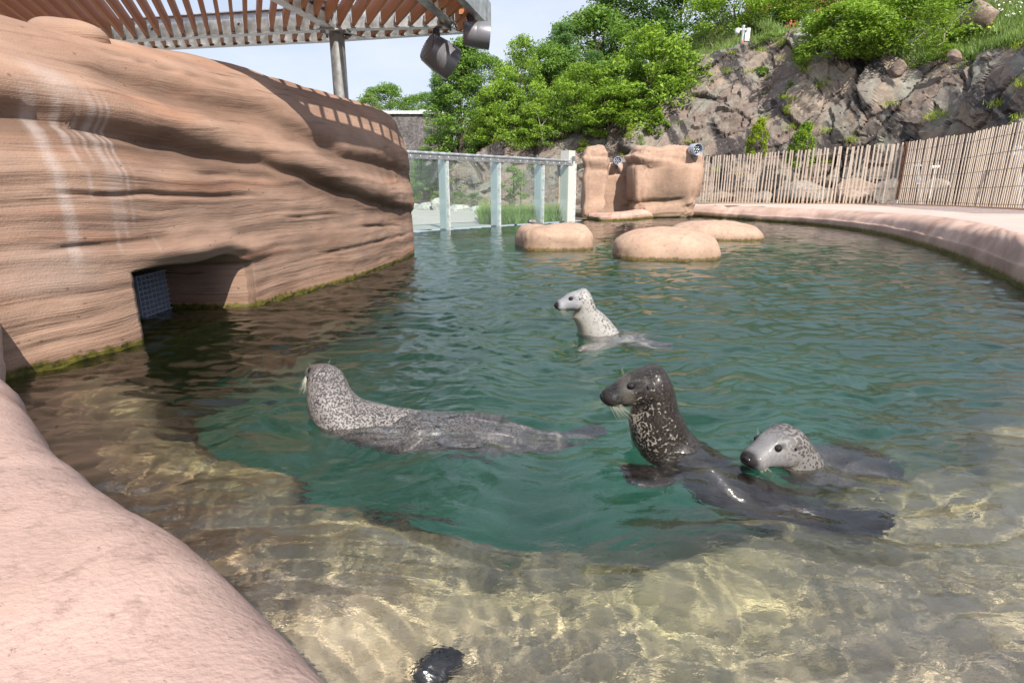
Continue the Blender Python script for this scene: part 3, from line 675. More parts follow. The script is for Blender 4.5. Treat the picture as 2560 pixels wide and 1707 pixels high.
# ------------------------------------------------------------------ floodlights
GREY = mat('grey_enamel', (.20, .20, .225), .35, .35)[0]; PALE = mat('pale_grey_enamel', (.42, .47, .56), .38, .15)[0]; BLACK = mat('black_plastic', (.015, .015, .018), .3)[0]
LENS = mat('lens_glass', (.5, .52, .56), .08, .3)[0]
def flood(name, c, d, r, ln, hang, label, body=GREY):
    c = Vector(c); d = Vector(d).normalized(); root = empty(name, c, label=label, cat='floodlight')
    q = d.to_track_quat('Z', 'Y').to_matrix().to_4x4()
    def lathe(nm, pts, m, seg=40):
        bm = bmesh.new(); rows = []
        for (rr, z) in pts: rows.append([bm.verts.new((rr * math.cos(2 * math.pi * k / seg), rr * math.sin(2 * math.pi * k / seg), z)) for k in range(seg)])
        for i in range(len(rows) - 1):
            for k in range(seg): bm.faces.new((rows[i][k], rows[i][(k + 1) % seg], rows[i + 1][(k + 1) % seg], rows[i + 1][k]))
        if pts[0][0] > .001: bm.faces.new(rows[0][::-1])
        if pts[-1][0] > .001: bm.faces.new(rows[-1])
        bmesh.ops.transform(bm, matrix=q, verts=bm.verts); bmesh.ops.recalc_face_normals(bm, faces=bm.faces)
        x = MB(); x.bm.free(); x.bm = bm; return x.build(nm, m, root, True)
    h = ln / 2
    lathe('housing', [(r * .82, -h), (r * .86, -h + .008), (r * .97, -h * .1), (r * .97, -h * .08), (r * .985, -h * .05), (r, h - .004), (r, h), (r * .95, h), (r * .93, h * .55)], body)
    lathe('back_cap', [(r * .80, -h - .002), (r * .78, -h - .012), (r * .05, -h - .016)], body)
    lathe('lens', [(r * .92, h * .6), (r * .9, h * .62)], LENS)
    mb = MB()
    for k in range(26):
        a = 2 * math.pi * k / 26; v = q @ Vector((r * .74 * math.cos(a), r * .74 * math.sin(a), -h - .016)); mb.box(v, (.008, .008, .008))
    tag(mb.build('vent_pins', BLACK, root), kind='stuff')
    hv = Vector(hang) - c; mb = MB(); top = hv.normalized() * r * .9
    mb.beam(top, hv, .085, .04, up=Vector((0, 1, 0))); mb.box(hv, (.16, .12, .02)); mb.build('bracket', body, root)
    mb = MB(); mb.tube(top + Vector((-.05, -.05, 0)), hv + Vector((-.03, -.04, -.02)), .008, seg=8); mb.build('cable', BLACK, root)
    return root
flood('large_floodlight', (-1.0, 8.55, 2.735), (.72, .45, -.42), .225, .40, (-1.05, 8.6, 3.085), 'large grey cylindrical floodlight tilted downwards, hanging beside the column')
flood('large_floodlight', (-.46, 8.15, 2.90), (.96, .12, -.06), .165, .33, (-.56, 8.2, 3.14), 'grey cylindrical floodlight hanging level at the rounded corner of the pergola')
mb = MB(); mb.box((-.56, 8.2, 3.175), (.26, .10, .06)); pp('mounting_block', mb, CEDAR)

# ------------------------------------------------------------------ grate in the opening of the wall
GY0, GY1, GX, GZ0, GZ1 = 4.19, 4.64, -2.84, -.02, .318
GRATE = mat('grate_plastic', (.30, .33, .42), .5)[0]
gt = empty('grate', (GX, GY0, GZ0), label='pale square-meshed grate hanging inside the low opening of the carved wall', cat='grate')
nb, nh = 10, 9
vb_ = MB().box((0, 0, (GZ1 - GZ0) / 2), (.03, .007, GZ1 - GZ0)).mesh('upright_bar'); vb_.materials.append(GRATE)
hb_ = MB().box((0, (GY1 - GY0) / 2 + .01, 0), (.027, GY1 - GY0 + .03, .007)).mesh('cross_bar'); hb_.materials.append(GRATE)
for k in range(nb):
    o = bpy.data.objects.new('upright_bar', vb_); COL.objects.link(o); o.parent = gt; o.location = (0, (GY1 - GY0) * k / (nb - 1), 0)
for k in range(nh):
    o = bpy.data.objects.new('cross_bar', hb_); COL.objects.link(o); o.parent = gt; o.location = (0, 0, .02 + (GZ1 - GZ0 - .03) * k / (nh - 1))
# ================================================================== FAR SIDE OF THE POOL
# three low boulders in the water
BR = rockwork('boulder_rockwork', base=(.36, .24, .175), pale=(.49, .345, .26), dark=(.25, .16, .12), score=.12, algae=.07, algae_amt=.8, mottle=1.0)
o = lump('water_boulder', .70, 9.55, .06, .60, .58, .33, BR, seed=2, power=3.6, amp=.06, sc=1.5, strat=.012, rot=.15); tag(o, 'blocky tan boulder in the water just in front of the glass barrier', 'boulder', 'low boulders in the pool')
o = lump('water_boulder', 2.23, 8.35, .02, .74, .66, .36, BR, seed=5, power=2.8, amp=.06, sc=1.3, strat=.012, rot=-.1); tag(o, 'widest low rounded tan boulder in the pool, with a smaller one close behind it', 'boulder', 'low boulders in the pool')
o = lump('water_boulder', 4.05, 11.45, .0, .92, .72, .31, BR, seed=9, power=2.7, amp=.06, sc=1.3, strat=.012, rot=-.2); tag(o, 'flat tan boulder partly hidden behind the widest one, nearest to the curved rim', 'boulder', 'low boulders in the pool')
for o2 in (bpy.data.objects['water_boulder'], bpy.data.objects['water_boulder.001'], bpy.data.objects['water_boulder.002']): o2.cycles.is_caustics_receiver = True

# rockwork blocks at the end of the glass
FR = rockwork('block_rockwork', base=(.34, .22, .16), pale=(.47, .32, .24), dark=(.15, .09, .065), score=.7, algae=.10, algae_amt=.9, mottle=1.0)
o = lump('rock_pillar', 2.72, 19.3, 1.02, .40, .42, 1.26, FR, seed=3, power=5.5, amp=.12, sc=1.6, strat=.04, cut=[(-.1, .05, .07), (.62, -.1, .06)]); tag(o, 'narrow pink rockwork pillar at the end of the glass barrier', 'rock pillar')
o = lump('rock_block', 3.75, 20.9, .82, 1.2, .55, 1.04, FR, seed=8, power=6.0, amp=.09, sc=1.5, strat=.04, cut=[(.35, -.55, .12), (-.25, -.45, .11)]); tag(o, 'low recessed pink rockwork wall with slanting folds between the pillar and the big block', 'rockwork wall')
o = lump('rock_block', 5.17, 20.0, 1.14, 1.07, .75, 1.18, FR, seed=11, power=7.5, amp=.15, sc=1.5, strat=.04, seg=(140, 96), cut=[(.42, -.18, .14), (-.12, -.32, .15), (-.55, .1, .08)]); tag(o, 'big square pink rockwork block with a floodlight on its corner', 'rockwork block')
mb = MB(); mb.tube((4.15, 19.75, .15), (4.15, 19.75, .42), .05, seg=14); mb.ball((4.15, 19.75, .42), .05); x = mb.build('stub_post', FR, None, True); tag(x, 'small capped pink stub standing on the low ledge before the recessed rockwork', 'post')

def led_flood(c, d, r, ln, foot, label):
    c = Vector(c); d = Vector(d).normalized(); root = empty('small_floodlight', c, label=label, cat='floodlight')
    q = d.to_track_quat('Z', 'Y').to_matrix().to_4x4()
    def part(nm, pts, m, seg=32):
        bm = bmesh.new(); rows = []
        for (rr, z) in pts: rows.append([bm.verts.new((rr * math.cos(2 * math.pi * k / seg), rr * math.sin(2 * math.pi * k / seg), z)) for k in range(seg)])
        for i in range(len(rows) - 1):
            for k in range(seg): bm.faces.new((rows[i][k], rows[i][(k + 1) % seg], rows[i + 1][(k + 1) % seg], rows[i + 1][k]))
        bm.faces.new(rows[0][::-1]); bm.faces.new(rows[-1])
        bmesh.ops.transform(bm, matrix=q, verts=bm.verts); bmesh.ops.recalc_face_normals(bm, faces=bm.faces)
        x = MB(); x.bm.free(); x.bm = bm; return x.build(nm, m, root, True)
    part('housing', [(r * .8, -ln), (r * .95, -ln * .8), (r, 0), (r, ln * .5), (r * .93, ln * .5), (r * .88, ln * .02), (r * .02, ln * .02)], PALE)
    part('lamp_plate', [(r * .72, ln * .03), (r * .72, ln * .08), (r * .02, ln * .08)], BLACK)
    for k in range(7):
        a = 2 * math.pi * k / 6; p = Vector((0, 0, ln * .1)) if k == 6 else Vector((r * .46 * math.cos(a), r * .46 * math.sin(a), ln * .1))
        mb = MB(); mb.ball(q @ p, r * .17, seg=10); mb.build('lens', LENS, root, True)
    f = Vector(foot) - c; mb = MB(); side = Vector((-1, 0, -.35)).normalized() * r * .9
    mb.beam(side, f * .55 + side * .3, .03, .07); mb.beam(f * .55 + side * .3, f, .09, .05); mb.ball(side, r * .22, seg=10); mb.build('bracket', GREY, root)
led_flood(aty(1543, 403, 20.15), (.15, -.95, .15), .135, .16, aty(1551, 432, 20.35), 'small grey round floodlight with seven lenses above the recessed rockwork')
led_flood(aty(1740, 374, 19.15), (.30, -.90, -.05), .185, .24, aty(1738, 404, 19.3), 'pale grey round floodlight fixed to the top corner of the big rockwork block')

# ------------------------------------------------------------------ glass barrier
def gp(s): a = Vector((-2.2, 13.04, 0)); b = Vector((1.72, 17.08, 0)); return a + (b - a) * s
gd = (gp(1) - gp(0)).normalized(); gn = Vector((gd.y, -gd.x, 0)); gl_len = (gp(1) - gp(0)).length       # gn points to the viewer
gr = empty('glass_barrier', gp(.5), label='clear glass barrier with white steel fins and round top rail at the pool end', cat='glass barrier')
inv = Matrix.Translation(-gp(.5))
def g_(nm, mb, m, smooth=False):
    o = mb.build(nm, m, gr, smooth); o.matrix_parent_inverse = inv; return o
WHITE = galv('white_painted_steel', (.72, .74, .74), .45, .1)
FIN = mat('fin_steel', (.46, .53, .56), .4, .2)[0]
gm = bpy.data.materials.new('barrier_glass'); gm.use_nodes = True; t = gm.node_tree; t.nodes.clear(); o_ = N(t, 'ShaderNodeOutputMaterial')
lw = N(t, 'ShaderNodeLayerWeight'); lw.inputs[0].default_value = .5; fac_ = mth(t, 'ADD', .05, mth(t, 'MULTIPLY', mth(t, 'POWER', lw.outputs['Facing'], 4.0), .7)); tr = N(t, 'ShaderNodeBsdfTransparent'); tr.inputs[0].default_value = (.93, .98, .97, 1); gs = N(t, 'ShaderNodeBsdfGlossy'); gs.inputs['Roughness'].default_value = .01; gs.inputs[0].default_value = (.9, 1, 1, 1)
df = N(t, 'ShaderNodeBsdfDiffuse'); df.inputs[0].default_value = (.7, .8, .8, 1); m1 = N(t, 'ShaderNodeMixShader'); m1.inputs[0].default_value = .03; L(t, tr.outputs[0], m1.inputs[1]); L(t, df.outputs[0], m1.inputs[2])
mx = N(t, 'ShaderNodeMixShader'); L(t, fac_, mx.inputs[0]); L(t, m1.outputs[0], mx.inputs[1]); L(t, gs.outputs[0], mx.inputs[2]); L(t, mx.outputs[0], o_.inputs['Surface'])
def spot(u):                                           # place along the barrier seen at this column of the photograph
    r = ray(u, 560); best = min(range(-600, 1400), key=lambda k: abs(gp(k / 1000).x / gp(k / 1000).y - r.x / r.y)); return best / 1000
fins = [spot(1120), spot(1247), spot(1354)]; ends = [-.42] + fins + [.985]
RZ = 1.70
for i in range(len(ends) - 1):
    a = gp(ends[i]) + gd * .012; b = gp(ends[i + 1]) - gd * .012; mb = MB(); mb.beam(a + Vector((0, 0, .5)), b + Vector((0, 0, .5)), .022, 2.36); g_('glass_pane', mb, gm)
for s in fins + [-.42]:
    p = gp(s); f = g_('fin', MB().beam(p - gn * .02 + Vector((0, 0, .45)), p - gn * .27 + Vector((0, 0, .45)), .05, 2.4), FIN)
    st = MB().beam(p + gn * .014 + Vector((0, 0, -.5)), p + gn * .014 + Vector((0, 0, RZ - .12)), .012, .13, up=gn); g_('cover_strip', st, WHITE)
    mb = MB()
    for k in range(6): c = p + gn * .022 + Vector((0, 0, .15 + k * .26)); mb.tube(c, c + gn * .012, .014, seg=8)
    tag(g_('bolt_set', mb, STEELD), kind='stuff')
mb = MB(); a = gp(-.45); b = gp(1.0); mb.tube(a + Vector((0, 0, RZ + .035)), b + Vector((0, 0, RZ + .03)), .036, seg=20); g_('top_rail', mb, STEEL, True)
mb = MB(); mb.beam(a + Vector((0, 0, RZ - .055)), b + Vector((0, 0, RZ - .055)), .08, .085); g_('rail_channel', mb, STEELD)
mb = MB()
for k in range(30):
    c = gp(-.4 + k * .048) + gn * .042 + Vector((0, 0, RZ - .04)); mb.tube(c, c + gn * .01, .014, seg=8)
tag(g_('rivet_set', mb, WHITE), kind='stuff')
CONC = concrete_mat('pale_concrete', (.50, .51, .48), (.62, .62, .59))
e = gp(1.0) + gn * -.12
ep = empty('end_post', e, label='square pale concrete post at the end of the glass barrier, taller than the rail', cat='post')
mb = MB(); mb.beam(Vector((0, 0, -.6)), Vector((0, 0, 2.02)), .30, .30, up=gn); 
for v in mb.bm.verts: pass
mb.build('post_body', CONC, ep)
mb = MB(); c = gn * .165; mb.beam(c + Vector((0, 0, 1.72)), c + Vector((0, 0, 1.86)), .014, .20, up=gn)
for q in (-.06, 0, .06): mb.tube(c + gd * q + Vector((0, 0, 1.80)), c + gd * q + gn * .02 + Vector((0, 0, 1.80)), .014, seg=8)
mb.build('fixing_plate', STEELD, ep)
mb = MB(); mb.beam(gd * .16 + gn * .16 + Vector((0, 0, -.3)), gd * .16 + gn * .16 + Vector((0, 0, 1.66)), .03, .05, up=gn); mb.build('edge_strip', WHITE, ep)

# ------------------------------------------------------------------ ground, path and planting beyond the glass
def ground():
    xs = np.arange(-60, 70, .5); ys = np.arange(-25, 95, .5); X, Y = np.meshgrid(xs, ys, indexing='ij')
    z = .0 + .40 * sstep(3.5, 7.5, X) * sstep(14, 20, Y) + .03 * fbm(np.stack([X, Y, X * 0], -1) * .4, 3) - .02
    z = np.where(Y < 11, .1, z)
    V = np.stack([X, Y, z], -1).reshape(-1, 3); Fq = grid_faces(*X.shape); c = V[Fq].mean(1)
    big = [(1.0, -1.6), (-4.2, -.2), (-4.8, 4), (-4.8, 10.6), (-4.2, 12.2), (1.3, 17.9), (2.6, 18.9), (4.4, 20.2), (5.6, 21.6), (6.8, 21.9), (8.1, 19.6), (8.6, 18.0), (9.2, 15.8), (9.2, 12.8), (8.3, 9.8), (7.2, 7.4), (6, 5.2), (5.2, 3.0), (4.8, 1), (4.3, -1.8)]
    deckp = [(6, 24.0), (8, 22.8), (9, 21.2), (11.5, 18.4), (11.2, 15), (10.6, 12), (9.8, 8), (9.3, -1), (4.5, -1), (6.4, 6.5), (8.6, 11), (9.3, 15), (8.4, 19), (7.2, 21.8)]
    keep = ~(inside(big, c[:, 0], c[:, 1]) | inside(deckp, c[:, 0], c[:, 1])); return mesh_np('ground', V, Fq[keep])
m, t, b = mat('gravel_ground', (.25, .22, .19), .95); g = geo(t).outputs['Position']; v = N(t, 'ShaderNodeTexVoronoi'); v.inputs['Scale'].default_value = 16; L(t, g, v.inputs['Vector'])
c = mixc(t, noise(t, g, .7, 5), (.17, .15, .12), (.34, .31, .27)); c = mixc(t, .45, c, v.outputs['Color'], 'MULTIPLY'); L(t, c, b.inputs['Base Color']); bump(t, b, v.outputs['Distance'], .8, .03)
tag(link('ground', ground(), m, smooth=True), kind='structure')
far = MB(); 
for (x0, x1, y0, y1) in ((-900, -60, -300, 900), (69.5, 900, -300, 900), (-60, 69.5, 94.5, 900), (-60, 69.5, -300, -25)): far.box(((x0 + x1) / 2, (y0 + y1) / 2, -.3), (x1 - x0, y1 - y0, .5))
tag(far.build('far_ground', m), kind='structure')
CPATH = concrete_mat('grey_concrete', (.34, .33, .31), (.42, .40, .375))
def flat_poly(name, pts, z, m):
    bm = bmesh.new(); f = bm.faces.new([bm.verts.new((x, y, z)) for x, y in pts]); bmesh.ops.triangulate(bm, faces=[f]); bmesh.ops.recalc_face_normals(bm, faces=bm.faces)
    me = bpy.data.meshes.new(name); bm.to_mesh(me); bm.free(); return link(name, me, m)
g0 = gp(-.5) - gn * .06; g1 = gp(1.02) - gn * .06
pz = .035
ed = [onz(1212, 560, pz), onz(1202, 555, pz), onz(1193, 549, pz), onz(1196, 541, pz), onz(1230, 533, pz), onz(1300, 528, pz)]
flat_poly('path', [(g0.x, g0.y), (gp(.45).x - gn.x * .06, gp(.45).y - gn.y * .06)] + [(p.x, p.y) for p in ed] + [(1.0, 30), (-14, 27), (-12, 8)], pz, CPATH).__setitem__('kind', 'structure')
SOIL = mat('soil', (.10, .075, .05), .95)[0]
flat_poly('planting_bed', [(gp(.45).x - gn.x * .06, gp(.45).y - gn.y * .06)] + [(p.x, p.y) for p in ed] + [(6, 29), (3.2, 19.5), (g1.x, g1.y)], pz - .006, SOIL).__setitem__('kind', 'structure')
mb = MB(); pts = [Vector((p.x, p.y, 0)) for p in ed]
for i in range(len(pts) - 1): mb.beam(pts[i] + Vector((0, 0, .06)), pts[i + 1] + Vector((0, 0, .06)), .12, .12)
tag(mb.build('kerb', CONC), 'pale concrete kerb curving between the grey path and the grass bed', 'kerb')

def stone_mat(name, a, c2, green=None, sc=1.0):
    m, t, b = mat(name, a, .9, spec=.2); g = geo(t).outputs['Position']
    c = mixc(t, ramp(t, noise(t, g, 1.6 * sc, 6, .65), [(.35, (0, 0, 0)), (.65, (1, 1, 1))]), a, c2)
    c = mixc(t, ramp(t, noise(t, g, 9 * sc, 5, .7), [(.42, (.7, .7, .7)), (.55, (0, 0, 0))]), c, tuple(x * .55 for x in a))
    if green: c = mixc(t, ramp(t, noise(t, g, .9 * sc, 4), [(.5, (0, 0, 0)), (.62, (1, 1, 1))]), c, green)
    L(t, c, b.inputs['Base Color']); bump(t, b, noise(t, g, 14 * sc, 6, .7), .6, .03); return m
STONE = stone_mat('pale_stone', (.34, .35, .32), (.52, .53, .50)); STONEB = stone_mat('brown_stone', (.22, .16, .13), (.36, .29, .25))
def chunk(name, c, r, m, seed, label=None, group=None, sub=4):
    bm = bmesh.new(); bmesh.ops.create_icosphere(bm, subdivisions=sub, radius=1); P = np.array([v.co[:] for v in bm.verts])
    rs = np.random.RandomState(seed); k = 15; nrm = rs.normal(size=(k, 3)); nrm /= np.linalg.norm(nrm, axis=1)[:, None]; off = rs.uniform(.58, .92, k)
    s = np.ones(len(P))
    for n_, o_2 in zip(nrm, off):
        dt = P @ n_; s = np.where(dt > 1e-3, np.minimum(s, o_2 / np.maximum(dt, 1e-3)), s)
    Q = P * s[:, None]; Q += P * (.035 * fbm(P * 2.5 + seed, 4))[:, None]; Q *= np.array(r)
    for v, q in zip(bm.verts, Q): v.co = q
    me = bpy.data.meshes.new(name); bm.to_mesh(me); bm.free(); me.polygons.foreach_set('use_smooth', np.ones(len(me.polygons), bool)); me.set_sharp_from_angle(angle=R(28))
    o = link(name, me, m); o.location = c; o.rotation_euler = (0, 0, rs.uniform(0, 6)); return tag(o, label, 'boulder', group)
def px_chunk(u0, u1, v0, v1, Y, m, seed, label, group):
    a = aty(u0, v1, Y); b = aty(u1, v0, Y); w_ = b.x - a.x; h = b.z - a.z
    return chunk('boulder', ((a.x + b.x) / 2, Y, a.z + h * .42), (w_ * .62, w_ * .5, h * .68), m, seed, label, group)
GB = 'pale boulders lining the path beyond the glass'
for i, (u0, u1, v0, v1, Y, lb) in enumerate([
    (1028, 1048, 507, 531, 27, 'small pale boulder half hidden by the end of the carved wall'), (1044, 1090, 502, 533, 26.5, 'pale low boulder beside the path, first after the carved wall'),
    (1078, 1122, 498, 535, 26, 'tall grey boulder behind the first white fin of the glass'), (1126, 1180, 508, 540, 25, 'wide pale boulder beside the path between the first two glass fins'),
    (1172, 1214, 514, 542, 24.6, 'rounded pale boulder left of the second glass fin'), (1208, 1240, 517, 536, 26, 'low pale boulder behind the second glass fin'),
    (1276, 1304, 511, 534, 25, 'squarish tan boulder between the two black stakes'), (1304, 1348, 512, 532, 26, 'long grey boulder left of the third glass fin'),
    (1362, 1398, 520, 545, 22.5, 'mottled grey boulder in the grass right of the third fin'), (1392, 1426, 522, 545, 22.5, 'grey boulder before the small timber screen')]):
    px_chunk(u0, u1, v0, v1, Y, STONE, 20 + i, lb, GB)
STONE_F = stone_mat('grey_stone', (.22, .20, .175), (.36, .33, .30))
GF = 'boulders on the gravel behind the picket fence'
for i, (u0, u1, v0, v1, Y, mm, lb) in enumerate([
    (1880, 1945, 474, 512, 25.5, STONE_F, 'low grey boulder behind the pickets, leftmost of those behind the fence'), (1950, 2070, 456, 512, 24.5, STONE_F, 'long grey boulder behind the pickets left of the brown block'),
    (2082, 2192, 450, 512, 23, STONEB, 'brown blocky boulder behind the middle of the fence'), (2186, 2250, 448, 512, 22.5, STONE_F, 'grey boulder behind the rusty fence post'),
    (2300, 2376, 452, 512, 20, STONE_F, 'pale rounded boulder behind the dense pickets near the pipes'), (1775, 1850, 480, 510, 26.5, STONEB, 'small brown boulder behind the fence next to the big rockwork block')]):
    px_chunk(u0, u1, v0, v1, Y, mm, 40 + i, lb, GF)

# small timber screen with a dark bin, stakes
SCR = timber('screen_timber', (.50, .32, .19), (.62, .43, .28), axis='Z')
scr = empty('timber_screen', aty(1405, 525, 24), label='narrow upright timber screen seen through the last glass pane', cat='screen')
a = aty(1399, 525, 24); b = aty(1420, 441, 24); wz = b.z - a.z; ww = (b.x - a.x) / 6
um = MB().box((0, 0, wz / 2), (ww * .92, .03, wz)).mesh('plank'); um.materials.append(SCR)
for k in range(6):
    o = bpy.data.objects.new('plank', um); COL.objects.link(o); o.parent = scr; o.location = (-ww * 2.5 + k * ww, .004 * (k % 2), 0)
mb = MB(); c = aty(1408, 425, 24.2); mb.tube(c - Vector((0, 0, .3)), c + Vector((0, 0, .28)), .22, .26, seg=20); mb.tube(c + Vector((0, 0, .28)), c + Vector((0, 0, .33)), .28, seg=20)
tag(mb.build('dark_bin', mat('dark_blue_plastic', (.02, .03, .05), .4)[0], None, True), 'dark round bin showing above the timber screen', 'bin')
for (u, lb) in ((1275, 'black stake on the left of the young tree behind the glass'), (1302, 'black stake on the right of the young tree behind the glass')):
    a = onz(u, 530, .03); mb = MB(); mb.tube(a, a + Vector((0, 0, .95)), .02, seg=8); mb.ball(a + Vector((0, 0, .95)), .022); tag(mb.build('stake', BLACK), lb, 'stake', 'black stakes beside the young tree')

# ------------------------------------------------------------------ picket fence
PICK = timber('weathered_picket', (.70, .57, .45), (.80, .69, .57), axis='Z')
WIRE = mat('fence_wire', (.13, .11, .10), .5, .6)[0]; RUST = stone_mat('rusty_steel', (.12, .055, .03), (.20, .10, .06))
F1 = [Vector((7.52, 23.75, .36)), Vector((8.85, 21.9, .395)), Vector((10.6, 19.75, .44)), Vector((12.2, 18.2, .48))]
F1 = [Vector((onz(u, v, z).x, onz(u, v, z).y, z)) for u, v, z in ((1746, 509.2, .365), (1858, 510, .395), (2049, 511, .44), (2245, 511.5, .48))]
F2 = [F1[-1]] + [Vector((onz(u, v, z).x, onz(u, v, z).y, z)) for u, v, z in ((2400, 517, .50), (2560, 524.5, .53))]; d = (F2[-1] - F2[-2]); F2.append(F2[-1] + d * .8)
def along(P, s):
    for i in range(len(P) - 1):
        l = (P[i + 1] - P[i]).length
        if s <= l or i == len(P) - 2: return P[i] + (P[i + 1] - P[i]) * (s / l), (P[i + 1] - P[i]).normalized()
        s -= l
def plen(P): return sum((P[i + 1] - P[i]).length for i in range(len(P) - 1))
pk = []
for k in range(3):
    mb = MB(); mb.box((0, 0, .915), (.040, .012, 1.83)); me_ = mb.mesh('picket'); me_.materials.append(PICK); pk.append(me_)
rs = random.Random(5)
def fence(P, step, label, h, nw, seed):
    rs = random.Random(seed); root = empty('picket_fence', P[0], label=label, cat='fence', group='picket fence sections behind the pool deck'); tot = plen(P); s = .05; prev = 0
    while s < tot:
        p, d_ = along(P, s); o = bpy.data.objects.new('picket', pk[0]); COL.objects.link(o); o.parent = root
        o.location = p - P[0] + Vector((0, 0, .02)); o.rotation_euler = (0, rs.gauss(.0, .012), math.atan2(d_.y, d_.x)); o.scale = (rs.uniform(.95, 1.3), 1, h / 1.83 * rs.uniform(.985, 1.012)); s += step * rs.choice((.85, .95, 1, 1, 1.05, 1.2))
        if rs.random() < .07: s -= step * .55
    for k in range(nw):
        mb = MB(); z = .10 + (h - .32) * k / (nw - 1); n_ = int(tot / .12)
        for i in range(n_):
            a = along(P, tot * i / n_)[0]; b = along(P, tot * (i + 1) / n_)[0]; dn = .012 * (1 if i % 2 else -1)
            mb.beam(a - P[0] + Vector((0, dn, z + .01 * math.sin(i * .13 + k))), b - P[0] + Vector((0, -dn, z + .01 * math.sin((i + 1) * .13 + k))), .009, .009)
        mb.build('wire', WIRE, root)
    for k in (range(1, 2) if P is F1 else range(0)):
        p, d_ = along(P, tot - .05); nb = Vector((-d_.y, d_.x, 0)); nb = nb if nb.y > 0 else -nb
        mb = MB(); q = p - P[0] - nb * .05; mb.tube(q, q + Vector((0, 0, h + .03)), .034, seg=10); mb.build('post', RUST, root)
        mb = MB(); mb.tube(q, q + Vector((0, 0, .14)), .07, seg=12); mb.build('post_foot', CONC, root)
    mb = MB()
    n_ = 12
    for i in range(n_):
        a = along(P, tot * i / n_)[0]; b = along(P, tot * (i + 1) / n_)[0]; mb.beam(a - P[0] + Vector((0, 0, .0)), b - P[0] + Vector((0, 0, .0)), .14, .07)
    mb.build('base_board', SCR, root)
fence(F1, .128, 'long stretch of weathered wooden pickets from the rockwork block to the rusty corner post', 1.82, 5, 3)
fence(F2, .112, 'closely spaced taller-looking wooden pickets running from the rusty corner post towards the viewer', 1.83, 5, 9)
# pipes behind the fence
PVC = mat('pale_pipe', (.34, .38, .44), .4)[0]
for (u, v0, v1, Y, lb) in ((2296, 405, 512, 19.3, 'tall pale blue-grey standpipe behind the dense pickets'), (2302, 450, 512, 18.9, 'short pale standpipe beside the taller one behind the pickets'), (2545, 372, 520, 13.6, 'thick pale pipe behind the pickets at the frame edge')):
    a = aty(u, v1, Y); b = aty(u, v0, Y); mb = MB(); r_ = .035 if Y > 15 else .06; mb.tube(a, b, r_, seg=14); mb.ball(b, r_ * 1.25); mb.tube(b - Vector((.12, 0, .12)), b - Vector((-.12, 0, .12)), r_ * .8, seg=12); tag(mb.build('standpipe', PVC, None, True), lb, 'pipe', 'pale pipes behind the fence')
a = aty(2338, 419, 19.5); mb = MB(); mb.tube(a - Vector((.12, 0, 0)), a + Vector((.12, 0, .02)), .055, seg=16); mb.tube(a - Vector((0, 0, 1.0)), a, .02, seg=8); tag(mb.build('surveillance_camera', WHITE, None, True), 'white tubular camera on a thin stem just behind the pickets', 'camera')
# ================================================================== CLIFF and hill
TP = [(900, 520, 50), (985, 505, 45), (1040, 470, 42), (1095, 405, 39), (1150, 372, 37), (1230, 350, 36), (1330, 335, 36), (1420, 320, 35), (1520, 290, 35), (1600, 240, 35), (1665, 195, 35), (1720, 165, 35), (1790, 140, 34), (1850, 118, 33), (1930, 105, 32), (1985, 85, 31), (2040, 90, 30), (2100, 130, 28.5), (2200, 150, 27.5), (2300, 140, 26.5), (2400, 128, 25), (2480, 108, 23.5), (2560, 80, 22), (2700, 60, 20), (2950, 20, 17)]
BP = [(880, 49), (950, 45), (1040, 40), (1095, 37), (1150, 34.5), (1230, 33), (1330, 32), (1420, 31), (1520, 30), (1600, 29), (1665, 28.5), (1720, 28), (1790, 27.5), (1850, 27), (1930, 26.5), (1985, 26), (2040, 25.5), (2100, 25), (2200, 24), (2300, 22.5), (2400, 20.5), (2480, 18.5), (2560, 16.5), (2700, 14), (2950, 11)]
